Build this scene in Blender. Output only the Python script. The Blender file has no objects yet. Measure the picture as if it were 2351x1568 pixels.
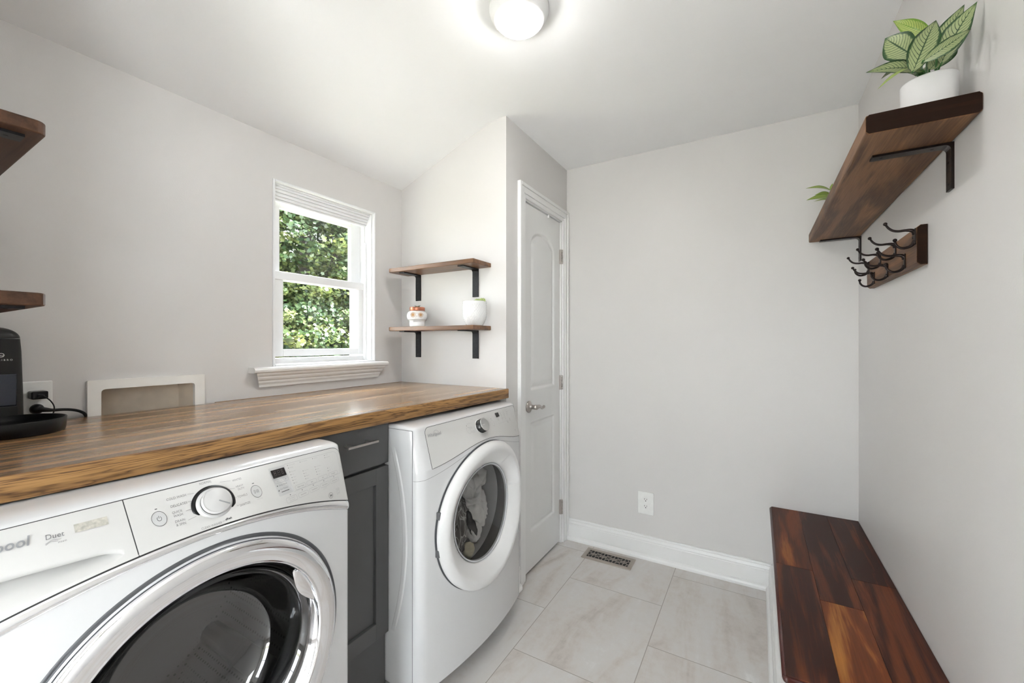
import bpy, bmesh, math, random
from mathutils import Vector, Matrix, noise, Euler
import numpy as np

PI = math.pi
SC = bpy.context.scene
COL = SC.collection

# ------------------------------------------------------------------ camera, world, sun, exposure
cam_d = bpy.data.cameras.new('camera')
cam = bpy.data.objects.new('camera', cam_d); COL.objects.link(cam)
cam_d.sensor_width = 36.0
cam_d.lens = 953.0 / 2351.0 * 36.0
cam_d.shift_y = 1.5 / 2351.0
cam_d.clip_start = 0.02
cam.location = (0, 0, 1.25)
cam.rotation_euler = (PI / 2, 0, math.atan2(562.5, 953.0))
SC.camera = cam

w = bpy.data.worlds.new('sky'); SC.world = w; w.use_nodes = True
bg = w.node_tree.nodes['Background']
bg.inputs['Color'].default_value = (0.90, 0.93, 1.0, 1)
bg.inputs['Strength'].default_value = 9.0

sun_d = bpy.data.lights.new('sun', 'SUN'); sun_d.energy = 34.0; sun_d.angle = math.radians(1.0)
sun_d.color = (1.0, 0.95, 0.86)
sun = bpy.data.objects.new('sun', sun_d); COL.objects.link(sun)
sun.rotation_euler = Euler((math.radians(-27), math.radians(17), 0))     # high sun from over the house

vs = SC.view_settings
vs.view_transform = 'Standard'; vs.look = 'None'; vs.gamma = 1.0; vs.use_curve_mapping = False
vs.exposure = 1.22
LAMP_EMIT = 50.0

# ------------------------------------------------------------------ material helpers
def nt(name):
    m = bpy.data.materials.new(name); m.use_nodes = True
    t = m.node_tree
    return m, t, t.nodes['Principled BSDF']

def lin(c):
    return tuple((x / 255.0 / 12.92 if x / 255.0 <= 0.04045 else ((x / 255.0 + 0.055) / 1.055) ** 2.4) for x in c)

def N(t, typ, **kw):
    n = t.nodes.new(typ)
    for k, v in kw.items():
        if k in n.inputs: n.inputs[k].default_value = v
        else: setattr(n, k, v)
    return n

def ramp(t, stops):
    r = t.nodes.new('ShaderNodeValToRGB')
    e = r.color_ramp.elements
    while len(e) < len(stops): e.new(0.5)
    for el, (p, c) in zip(e, stops):
        el.position = p; el.color = (*c, 1)
    return r

def paint(name, col, rough=0.5, metal=0.0, nscale=40.0, amt=0.03, bump=0.0, bscale=None, coat=0.0, spec=0.5):
    """plain surface with a little procedural unevenness"""
    m, t, p = nt(name)
    co = N(t, 'ShaderNodeTexCoord')
    nz = N(t, 'ShaderNodeTexNoise', Scale=nscale, Detail=4.0)
    t.links.new(co.outputs['Object'], nz.inputs['Vector'])
    a = tuple(max(0, c * (1 - amt)) for c in col); b = tuple(min(1, c * (1 + amt)) for c in col)
    r = ramp(t, [(0.3, a), (0.7, b)])
    t.links.new(nz.outputs['Fac'], r.inputs['Fac'])
    t.links.new(r.outputs['Color'], p.inputs['Base Color'])
    p.inputs['Roughness'].default_value = rough
    p.inputs['Metallic'].default_value = metal
    p.inputs['Coat Weight'].default_value = coat
    p.inputs['Specular IOR Level'].default_value = spec
    if bump > 0:
        n2 = N(t, 'ShaderNodeTexNoise', Scale=(bscale or nscale), Detail=3.0)
        t.links.new(co.outputs['Object'], n2.inputs['Vector'])
        b2 = N(t, 'ShaderNodeBump', Strength=bump, Distance=0.002)
        t.links.new(n2.outputs['Fac'], b2.inputs['Height'])
        t.links.new(b2.outputs['Normal'], p.inputs['Normal'])
    return m

def wood(name, dark, mid, light, grain='Y', across='X', rough=0.4, plank=None, gscale=1.0, ring=9.0, distort=6.0,
         tint=False, coat=0.0, contrast=1.0, bump=0.15, poff=(0, 0), pores=0.5, spec=0.5, lines=0.0, tgain=0.25):
    """long grain along one axis, cathedral rings, optional glued boards"""
    m, t, p = nt(name)
    L = t.links
    co = N(t, 'ShaderNodeTexCoord'); sep = N(t, 'ShaderNodeSeparateXYZ')
    L.new(co.outputs['Object'], sep.inputs[0])
    other = [a for a in 'XYZ' if a not in (grain, across)][0]
    def mul(sock, k):
        n = N(t, 'ShaderNodeMath', operation='MULTIPLY'); L.new(sock, n.inputs[0]); n.inputs[1].default_value = k; return n.outputs[0]
    def add(a, b):
        n = N(t, 'ShaderNodeMath', operation='ADD'); L.new(a, n.inputs[0])
        if isinstance(b, (int, float)): n.inputs[1].default_value = b
        else: L.new(b, n.inputs[1])
        return n.outputs[0]
    g, a, o = sep.outputs[grain], sep.outputs[across], sep.outputs[other]
    shift = None
    if plank:
        cv = N(t, 'ShaderNodeCombineXYZ')
        L.new(add(g, poff[0]), cv.inputs[0]); L.new(add(a, poff[1]), cv.inputs[1])
        br = N(t, 'ShaderNodeTexBrick')
        br.offset = 0.37; br.squash = 1.0
        for k, v in (('Scale', 1.0), ('Mortar Size', 0.0006), ('Mortar Smooth', 0.3), ('Brick Width', plank[0]), ('Row Height', plank[1])):
            br.inputs[k].default_value = v
        br.inputs['Color1'].default_value = (0, 0, 0, 1); br.inputs['Color2'].default_value = (1, 1, 1, 1)
        br.inputs['Mortar'].default_value = (0.1, 0.1, 0.1, 1)
        L.new(cv.outputs[0], br.inputs['Vector'])
        bw = N(t, 'ShaderNodeRGBToBW'); L.new(br.outputs['Color'], bw.inputs[0])
        shift = bw.outputs[0]
    if tint:
        at = N(t, 'ShaderNodeAttribute', attribute_name='tint'); shift = at.outputs['Fac']
    cb = N(t, 'ShaderNodeCombineXYZ')
    gs = mul(g, 1.1 * gscale); as_ = mul(a, ring * gscale); os_ = mul(o, ring * gscale)
    if shift is not None:
        gs = add(gs, mul(shift, 7.3)); as_ = add(as_, mul(shift, 13.1))
    L.new(gs, cb.inputs[0]); L.new(as_, cb.inputs[1]); L.new(os_, cb.inputs[2])
    n1 = N(t, 'ShaderNodeTexNoise', Scale=1.0, Detail=5.0, Roughness=0.55, Distortion=0.4)
    L.new(cb.outputs[0], n1.inputs['Vector'])
    # rings
    sn = N(t, 'ShaderNodeMath', operation='SINE')
    L.new(mul(n1.outputs['Fac'], distort * 6.28), sn.inputs[0])
    half = add(mul(sn.outputs[0], 0.5), 0.5)
    if lines:
        pw = N(t, 'ShaderNodeMath', operation='POWER'); L.new(half, pw.inputs[0]); pw.inputs[1].default_value = lines; half = pw.outputs[0]
    # fine fibres
    cb2 = N(t, 'ShaderNodeCombineXYZ')
    L.new(mul(g, 9.0), cb2.inputs[0]); L.new(mul(a, 260.0), cb2.inputs[1]); L.new(mul(o, 260.0), cb2.inputs[2])
    n2 = N(t, 'ShaderNodeTexNoise', Scale=1.0, Detail=3.0); L.new(cb2.outputs[0], n2.inputs['Vector'])
    f = add(add(mul(half, 0.42 * contrast), mul(n1.outputs['Fac'], 0.55)), mul(n2.outputs['Fac'], pores * 0.5))
    if shift is not None: f = add(f, mul(shift, tgain))
    f = add(f, -0.28 - (tgain / 2 if shift is not None else 0))
    r = ramp(t, [(0.12, dark), (0.5, mid), (0.88, light)])
    L.new(f, r.inputs['Fac'])
    L.new(r.outputs['Color'], p.inputs['Base Color'])
    p.inputs['Roughness'].default_value = rough
    p.inputs['Coat Weight'].default_value = coat; p.inputs['Coat Roughness'].default_value = 0.15
    p.inputs['Specular IOR Level'].default_value = spec
    bn = N(t, 'ShaderNodeBump', Strength=bump, Distance=0.001)
    L.new(n2.outputs['Fac'], bn.inputs['Height']); L.new(bn.outputs['Normal'], p.inputs['Normal'])
    return m

# ------------------------------------------------------------------ materials
M = {}
M['wall'] = paint('wall_paint', (0.668, 0.650, 0.636), 0.42, nscale=3, amt=0.012, bump=0.10, bscale=260, spec=0.35)
M['ceiling'] = paint('ceiling_paint', (0.89, 0.89, 0.89), 0.75, nscale=3, amt=0.01, bump=0.08, bscale=150)
M['trim'] = paint('trim_paint', (0.80, 0.80, 0.79), 0.32, nscale=8, amt=0.01)
M['door'] = paint('door_paint', (0.76, 0.76, 0.75), 0.38, nscale=8, amt=0.01, bump=0.08, bscale=300)
M['vinyl'] = paint('window_vinyl', (0.84, 0.845, 0.85), 0.35, nscale=10, amt=0.01)
M['enamel'] = paint('white_enamel', (0.66, 0.66, 0.665), 0.16, nscale=6, amt=0.008, coat=0.4)
M['plastic'] = paint('white_plastic', (0.75, 0.745, 0.74), 0.3, nscale=6, amt=0.01)
M['fascia'] = paint('fascia_plastic', (0.57, 0.563, 0.55), 0.33, nscale=6, amt=0.01)
M['hingegrey'] = paint('hinge_grey', (0.11, 0.11, 0.115), 0.4)
M['dialpl'] = paint('dial_plastic', (0.56, 0.555, 0.55), 0.35, nscale=6, amt=0.01)
M['scoop'] = paint('grey_plastic', (0.55, 0.56, 0.58), 0.35, nscale=6, amt=0.01)
M['seam'] = paint('seam_shadow_gap', (0.02, 0.02, 0.02), 0.6)
M['ink'] = paint('grey_ink', (0.16, 0.16, 0.165), 0.5)
M['inkd'] = paint('dark_ink', (0.03, 0.03, 0.03), 0.4)
M['inkl'] = paint('pale_ink', (0.36, 0.36, 0.37), 0.5)
M['logo'] = paint('logo_silver', (0.34, 0.345, 0.36), 0.3, metal=0.5)
M['greypanel'] = paint('grey_panel', (0.50, 0.50, 0.50), 0.35)
M['screen'] = paint('display_glass', (0.015, 0.012, 0.012), 0.12)
M['screenseg'] = paint('display_segments', (0.05, 0.04, 0.04), 0.3)
M['chrome'] = paint('chrome', (0.88, 0.88, 0.90), 0.06, metal=1.0, amt=0.01)
M['satin'] = paint('satin_nickel', (0.46, 0.43, 0.40), 0.3, metal=1.0)
M['pull'] = paint('pull_nickel', (0.66, 0.63, 0.60), 0.32, metal=1.0)
M['rubber'] = paint('grey_rubber', (0.075, 0.078, 0.085), 0.38, nscale=30, amt=0.1)
M['blackp'] = paint('black_plastic', (0.006, 0.006, 0.007), 0.32, spec=0.3)
M['knobside'] = paint('knob_side', (0.03, 0.03, 0.03), 0.25)
M['knobface'] = paint('knob_face', (0.50, 0.50, 0.49), 0.35, metal=0.6)
M['drum'] = None
M['iron'] = paint('black_iron', (0.022, 0.022, 0.024), 0.42, metal=0.6, nscale=120, amt=0.2, bump=0.15)
M['bronze'] = paint('dark_bronze', (0.016, 0.010, 0.009), 0.33, metal=0.7, nscale=120, amt=0.2, bump=0.15)
M['cabinet'] = paint('grey_cabinet_paint', (0.078, 0.078, 0.078), 0.42, nscale=12, amt=0.03)
M['shadow'] = paint('dark_recess', (0.02, 0.02, 0.02), 0.8)
M['feeder'] = paint('charcoal_plastic', (0.012, 0.0118, 0.0118), 0.42, nscale=200, amt=0.1, spec=0.35)
M['feedwin'] = paint('blue_black_tank', (0.004, 0.008, 0.026), 0.10, coat=0.3)
M['kibble'] = paint('kibble_biscuit', (0.38, 0.22, 0.09), 0.7, nscale=300, amt=0.3)
M['white_txt'] = paint('white_print', (0.75, 0.75, 0.75), 0.5)
M['boxpl'] = paint('box_plastic', (0.82, 0.80, 0.76), 0.4, nscale=20, amt=0.02)
M['boxin'] = paint('box_inside', (0.72, 0.62, 0.50), 0.6, nscale=14, amt=0.10)
M['outlet'] = paint('outlet_plastic', (0.82, 0.82, 0.80), 0.3)
M['dark'] = paint('slot_dark', (0.01, 0.01, 0.01), 0.6)
M['ceramic'] = paint('white_ceramic', (0.74, 0.74, 0.735), 0.22, amt=0.01, coat=0.3)
M['matpot'] = paint('matte_white_pot', (0.70, 0.69, 0.69), 0.6, amt=0.01)
M['copper'] = paint('copper_rim', (0.45, 0.17, 0.10), 0.3, metal=0.7)
M['gold'] = paint('gold_paint', (0.55, 0.30, 0.12), 0.4, metal=0.3)
M['soil'] = paint('potting_soil', (0.03, 0.02, 0.012), 0.95, nscale=300, amt=0.4, bump=0.6)
M['reg'] = paint('register_metal', (0.42, 0.37, 0.32), 0.38, metal=0.7, nscale=60)
M['ground'] = paint('pale_bounce_paving', (0.60, 0.59, 0.585), 0.9, nscale=3, amt=0.15)
M['bark'] = paint('tree_bark', (0.035, 0.028, 0.022), 0.9, nscale=12, amt=0.4, bump=0.5)
M['siding'] = paint('outer_siding', (0.6, 0.6, 0.58), 0.7)
M['whitecloth'] = paint('white_cotton', (0.78, 0.78, 0.76), 0.9, nscale=60, amt=0.04, bump=0.5, bscale=300)
M['yellowcloth'] = paint('cream_cotton', (0.62, 0.58, 0.42), 0.9, nscale=60, amt=0.05, bump=0.5, bscale=300)
M['blackcloth'] = paint('black_cotton', (0.02, 0.02, 0.022), 0.9, nscale=60, amt=0.1, bump=0.4, bscale=300)
M['succ'] = paint('succulent_green', (0.38, 0.46, 0.16), 0.5, nscale=80, amt=0.25)
M['succ2'] = paint('air_plant_green', (0.10, 0.13, 0.07), 0.6, nscale=80, amt=0.25)
M['stem'] = paint('green_stem', (0.03, 0.13, 0.02), 0.4, nscale=80, amt=0.3)
M['affix'] = paint('tape_residue', (0.44, 0.42, 0.37), 0.7, nscale=160, amt=0.25)

M['counter'] = wood('counter_wood', lin((118, 90, 64)), lin((174, 140, 104)), lin((202, 170, 132)), 'Y', 'X', rough=0.25,
                    plank=(0.62, 0.042), ring=16, distort=2.0, contrast=0.6, pores=0.65, spec=0.75, poff=(0.13, 0.01), coat=0.2, tgain=0.14)
M['counter_edge'] = wood('counter_edge_wood', lin((76, 48, 24)), lin((158, 118, 70)), lin((186, 148, 94)), 'Y', 'Z', rough=0.40,
                    ring=20, gscale=1.3, distort=11.0, contrast=0.85, pores=0.6, lines=0.4)
M['shelf'] = wood('walnut_shelf', lin((70, 44, 27)), lin((136, 98, 66)), lin((186, 146, 104)), 'Y', 'X', rough=0.5,
                  ring=11, distort=3.2, contrast=0.75, pores=0.7, spec=0.3)
M['shelfend'] = wood('walnut_end_grain', lin((36, 23, 16)), lin((60, 40, 28)), lin((80, 56, 40)), 'X', 'Z', rough=0.8,
                  ring=26, distort=1.5, contrast=0.3, spec=0.1)
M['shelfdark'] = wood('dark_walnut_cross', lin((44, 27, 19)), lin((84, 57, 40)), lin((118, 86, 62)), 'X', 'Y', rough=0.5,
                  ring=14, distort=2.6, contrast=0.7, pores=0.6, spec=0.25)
M['shelfx'] = wood('walnut_shelf_cross', lin((62, 42, 28)), lin((124, 88, 58)), lin((172, 136, 98)), 'X', 'Y', rough=0.36,
                  ring=14, distort=2.6, contrast=0.7, pores=0.7)
M['bench'] = wood('acacia_bench', lin((50, 20, 10)), lin((116, 58, 27)), lin((178, 118, 54)), 'Y', 'X', rough=0.48, tint=True,
                  ring=12, distort=3.4, contrast=0.8, pores=0.55, spec=0.28, tgain=0.55)

def tile_mat():
    m, t, p = nt('floor_tile'); L = t.links
    co = N(t, 'ShaderNodeTexCoord'); sep = N(t, 'ShaderNodeSeparateXYZ'); L.new(co.outputs['Object'], sep.inputs[0])
    def math_(op, a, b):
        n = N(t, 'ShaderNodeMath', operation=op)
        if isinstance(a, (int, float)): n.inputs[0].default_value = a
        else: L.new(a, n.inputs[0])
        if isinstance(b, (int, float)): n.inputs[1].default_value = b
        else: L.new(b, n.inputs[1])
        return n.outputs[0]
    # rows run along Y (0.592 m long, 0.469 m wide); row edges at x = -0.857, -0.388
    gy = math_('ADD', sep.outputs['Y'], 0.592 * 4 - 1.166 + 0.000)
    gx = math_('ADD', sep.outputs['X'], 0.857 + 0.469 * 8)
    cv = N(t, 'ShaderNodeCombineXYZ'); L.new(gy, cv.inputs[0]); L.new(gx, cv.inputs[1])
    br = N(t, 'ShaderNodeTexBrick'); br.offset = 0.5; br.offset_frequency = 2
    for k, v in (('Scale', 1.0), ('Mortar Size', 0.0016), ('Mortar Smooth', 0.2), ('Brick Width', 0.592), ('Row Height', 0.469), ('Bias', 0.0)):
        br.inputs[k].default_value = v
    br.inputs['Color1'].default_value = (0.0, 0.0, 0.0, 1); br.inputs['Color2'].default_value = (1, 1, 1, 1)
    br.inputs['Mortar'].default_value = (0.5, 0.5, 0.5, 1)
    L.new(cv.outputs[0], br.inputs['Vector'])
    bw = N(t, 'ShaderNodeRGBToBW'); L.new(br.outputs['Color'], bw.inputs[0])
    # veining stretched along the tile, turned a little tile by tile
    ang = math_('MULTIPLY', bw.outputs[0], 2.0)
    xx = math_('ADD', math_('MULTIPLY', sep.outputs['X'], 5.5), math_('MULTIPLY', sep.outputs['Y'], math_('SUBTRACT', ang, 1.3)))
    yy = math_('MULTIPLY', sep.outputs['Y'], 1.2)
    c2 = N(t, 'ShaderNodeCombineXYZ'); L.new(xx, c2.inputs[0]); L.new(yy, c2.inputs[1]); L.new(math_('MULTIPLY', bw.outputs[0], 31.0), c2.inputs[2])
    n1 = N(t, 'ShaderNodeTexNoise', Scale=1.1, Detail=8.0, Roughness=0.62, Distortion=0.8); L.new(c2.outputs[0], n1.inputs['Vector'])
    n2 = N(t, 'ShaderNodeTexNoise', Scale=26.0, Detail=6.0, Roughness=0.7); L.new(co.outputs['Object'], n2.inputs['Vector'])
    f = math_('ADD', math_('MULTIPLY', n1.outputs['Fac'], 0.75), math_('MULTIPLY', n2.outputs['Fac'], 0.25))
    r = ramp(t, [(0.33, (0.47, 0.43, 0.40)), (0.43, (0.59, 0.545, 0.51)), (0.50, (0.63, 0.60, 0.575)), (0.58, (0.645, 0.625, 0.61)), (0.68, (0.76, 0.75, 0.74))])
    L.new(f, r.inputs['Fac'])
    mx = N(t, 'ShaderNodeMixRGB'); mx.blend_type = 'MIX'
    L.new(br.outputs['Fac'], mx.inputs['Fac']); L.new(r.outputs['Color'], mx.inputs['Color1'])
    mx.inputs['Color2'].default_value = (0.33, 0.30, 0.27, 1)
    L.new(mx.outputs['Color'], p.inputs['Base Color'])
    p.inputs['Roughness'].default_value = 0.42
    b = N(t, 'ShaderNodeBump', Strength=0.15, Distance=0.002); L.new(n2.outputs['Fac'], b.inputs['Height'])
    L.new(b.outputs['Normal'], p.inputs['Normal'])
    return m
M['tile'] = tile_mat()

def glass_mat(name, tint=(1, 1, 1), refl=1.0, rough=0.0, base=0.0):
    m, t, p = nt(name); L = t.links
    tr = N(t, 'ShaderNodeBsdfTransparent'); tr.inputs['Color'].default_value = (*tint, 1)
    gl = N(t, 'ShaderNodeBsdfGlossy'); gl.inputs['Roughness'].default_value = rough
    fr = N(t, 'ShaderNodeFresnel')
    ge = N(t, 'ShaderNodeNewGeometry'); io = N(t, 'ShaderNodeMath', operation='MULTIPLY_ADD')     # same reflectance from either side of the sheet
    io.inputs[1].default_value = 1 / 1.5 - 1.5; io.inputs[2].default_value = 1.5
    L.new(ge.outputs['Backfacing'], io.inputs[0]); L.new(io.outputs[0], fr.inputs['IOR'])
    ad = N(t, 'ShaderNodeMath', operation='MULTIPLY_ADD'); ad.inputs[1].default_value = refl; ad.inputs[2].default_value = base
    L.new(fr.outputs[0], ad.inputs[0])
    mx = N(t, 'ShaderNodeMixShader'); L.new(ad.outputs[0], mx.inputs[0]); L.new(tr.outputs[0], mx.inputs[1]); L.new(gl.outputs[0], mx.inputs[2])
    L.new(mx.outputs[0], t.nodes['Material Output'].inputs['Surface'])
    return m
M['pane'] = glass_mat('window_glass', (0.97, 0.99, 0.98), 0.8)
M['dryglass'] = glass_mat('tinted_door_glass', (0.66, 0.65, 0.64), 0.9)
M['washglass'] = glass_mat('washer_bowl_glass', (0.36, 0.35, 0.35), 1.3, 0.03, 0.07)

def drum_mat(name, col=(0.17, 0.165, 0.165), hole=0.016):
    m, t, p = nt(name); L = t.links
    co = N(t, 'ShaderNodeTexCoord')
    mp = N(t, 'ShaderNodeMapping'); mp.inputs['Scale'].default_value = (85, 85, 85); L.new(co.outputs['Object'], mp.inputs['Vector'])
    v = N(t, 'ShaderNodeTexVoronoi', Randomness=0.15); v.inputs['Scale'].default_value = 1.0
    L.new(mp.outputs[0], v.inputs['Vector'])
    r = ramp(t, [(0.22, (0.01, 0.01, 0.01)), (0.30, col)]); L.new(v.outputs['Distance'], r.inputs['Fac'])
    L.new(r.outputs['Color'], p.inputs['Base Color'])
    p.inputs['Metallic'].default_value = 0.9; p.inputs['Roughness'].default_value = 0.28
    return m
M['drum'] = drum_mat('perforated_drum')
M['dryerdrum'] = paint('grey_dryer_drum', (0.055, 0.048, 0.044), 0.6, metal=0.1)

def lamp_mat():
    m, t, p = nt('lit_lamp_glass')
    p.inputs['Base Color'].default_value = (0.9, 0.9, 0.9, 1)
    n = N(t, 'ShaderNodeTexNoise', Scale=5.0)
    r = ramp(t, [(0.0, (1.0, 0.98, 0.965)), (1.0, (1.0, 0.995, 0.985))]); t.links.new(n.outputs['Fac'], r.inputs['Fac'])
    t.links.new(r.outputs['Color'], p.inputs['Emission Color'])
    p.inputs['Emission Strength'].default_value = LAMP_EMIT
    return m
M['lamp'] = lamp_mat()

def leaf_mat(name, vein, inter, edge, nv=15.0):
    """striped leaf: pale fields between dark curved veins, dark rim"""
    m, t, p = nt(name); L = t.links
    uv = N(t, 'ShaderNodeUVMap'); sep = N(t, 'ShaderNodeSeparateXYZ'); L.new(uv.outputs[0], sep.inputs[0])
    def mt(op, a, b=0.0, c=None):
        n = N(t, 'ShaderNodeMath', operation=op)
        for i, s in enumerate((a, b) if c is None else (a, b, c)):
            if isinstance(s, (int, float)): n.inputs[i].default_value = s
            else: L.new(s, n.inputs[i])
        return n.outputs[0]
    u = sep.outputs[0]; v = mt('ABSOLUTE', mt('MULTIPLY_ADD', sep.outputs[1], 2.0, -1.0))   # v: 0 midrib .. 1 edge
    vv = mt('POWER', v, 1.4)
    ph = mt('MULTIPLY', mt('SUBTRACT', u, mt('MULTIPLY', vv, 0.22)), nv)
    fr = mt('ABSOLUTE', mt('SUBTRACT', mt('FRACT', ph), 0.5))      # 0.5 on a vein
    nz = N(t, 'ShaderNodeTexNoise', Scale=14.0); L.new(uv.outputs[0], nz.inputs['Vector'])
    fr2 = mt('ADD', fr, mt('MULTIPLY', mt('SUBTRACT', nz.outputs['Fac'], 0.5), 0.15))
    r1 = ramp(t, [(0.37, inter), (0.46, vein)]); L.new(fr2, r1.inputs['Fac'])
    rim = ramp(t, [(0.74, (0, 0, 0)), (0.86, (1, 1, 1))]); L.new(mt('ADD', v, mt('MULTIPLY', mt('SUBTRACT', nz.outputs['Fac'], 0.5), 0.3)), rim.inputs['Fac'])
    mid = ramp(t, [(0.03, (1, 1, 1)), (0.07, (0, 0, 0))]); L.new(v, mid.inputs['Fac'])
    tip = ramp(t, [(0.88, (0, 0, 0)), (0.97, (1, 1, 1))]); L.new(u, tip.inputs['Fac'])
    k = mt('MAXIMUM', mt('MAXIMUM', rim.outputs[0], mid.outputs[0]), tip.outputs[0])
    mx = N(t, 'ShaderNodeMixRGB'); L.new(k, mx.inputs['Fac']); L.new(r1.outputs[0], mx.inputs['Color1']); mx.inputs['Color2'].default_value = (*edge, 1)
    L.new(mx.outputs[0], p.inputs['Base Color'])
    p.inputs['Roughness'].default_value = 0.4
    return m
M['leafA'] = leaf_mat('striped_leaf', (0.014, 0.045, 0.010), (0.29, 0.34, 0.16), (0.010, 0.050, 0.008))
M['leafB'] = leaf_mat('yellow_striped_leaf', (0.05, 0.15, 0.012), (0.34, 0.42, 0.10), (0.13, 0.25, 0.02))

def tree_leaf(name):
    m, t, p = nt(name); L = t.links
    at = N(t, 'ShaderNodeAttribute', attribute_name='tint')
    r = ramp(t, [(0.0, (0.012, 0.032, 0.018)), (0.40, (0.030, 0.056, 0.020)), (0.75, (0.085, 0.105, 0.030)), (1.0, (0.16, 0.165, 0.055))])
    L.new(at.outputs['Fac'], r.inputs['Fac']); L.new(r.outputs[0], p.inputs['Base Color'])
    p.inputs['Roughness'].default_value = 0.38
    tl = N(t, 'ShaderNodeBsdfTranslucent'); L.new(r.outputs[0], tl.inputs['Color'])
    mx = N(t, 'ShaderNodeMixShader'); mx.inputs[0].default_value = 0.25
    L.new(p.outputs[0], mx.inputs[1]); L.new(tl.outputs[0], mx.inputs[2])
    L.new(mx.outputs[0], t.nodes['Material Output'].inputs['Surface'])
    return m
M['tree'] = tree_leaf('maple_leaves')

def cloth_pattern():
    m, t, p = nt('grey_patterned_cotton'); L = t.links
    co = N(t, 'ShaderNodeTexCoord')
    mp = N(t, 'ShaderNodeMapping'); mp.inputs['Scale'].default_value = (45, 45, 16); mp.inputs['Rotation'].default_value = (0.5, 0.3, 0.4)
    L.new(co.outputs['Object'], mp.inputs['Vector'])
    v = N(t, 'ShaderNodeTexVoronoi', feature='DISTANCE_TO_EDGE'); v.inputs['Scale'].default_value = 1.0
    L.new(mp.outputs[0], v.inputs['Vector'])
    r = ramp(t, [(0.02, (0.55, 0.55, 0.53)), (0.05, (0.16, 0.155, 0.15))]); L.new(v.outputs['Distance'], r.inputs['Fac'])
    L.new(r.outputs[0], p.inputs['Base Color']); p.inputs['Roughness'].default_value = 0.9
    return m
M['patcloth'] = cloth_pattern()
def waffle():
    m, t, p = nt('grey_waffle_towel'); L = t.links
    co = N(t, 'ShaderNodeTexCoord')
    v = N(t, 'ShaderNodeTexVoronoi', Randomness=0.1); v.inputs['Scale'].default_value = 90
    L.new(co.outputs['Object'], v.inputs['Vector'])
    r = ramp(t, [(0.1, (0.12, 0.12, 0.12)), (0.5, (0.36, 0.36, 0.35))]); L.new(v.outputs['Distance'], r.inputs['Fac'])
    L.new(r.outputs[0], p.inputs['Base Color']); p.inputs['Roughness'].default_value = 0.9
    return m
M['waffle'] = waffle()

# ------------------------------------------------------------------ object helpers
def world_off(o):
    v = Vector((0, 0, 0))
    while o: v += Vector(o.location); o = o.parent
    return v

def tag(o, label=None, cat=None, group=None, kind=None):
    if label: o['label'] = label
    if cat: o['category'] = cat
    if group: o['group'] = group
    if kind: o['kind'] = kind
    return o

def thing(name, loc, label, cat, group=None, rz=0.0):
    o = bpy.data.objects.new(name, None); COL.objects.link(o)
    o.empty_display_size = 0.05
    o.location = loc; o.rotation_euler = (0, 0, rz)
    return tag(o, label, cat, group)

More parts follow.
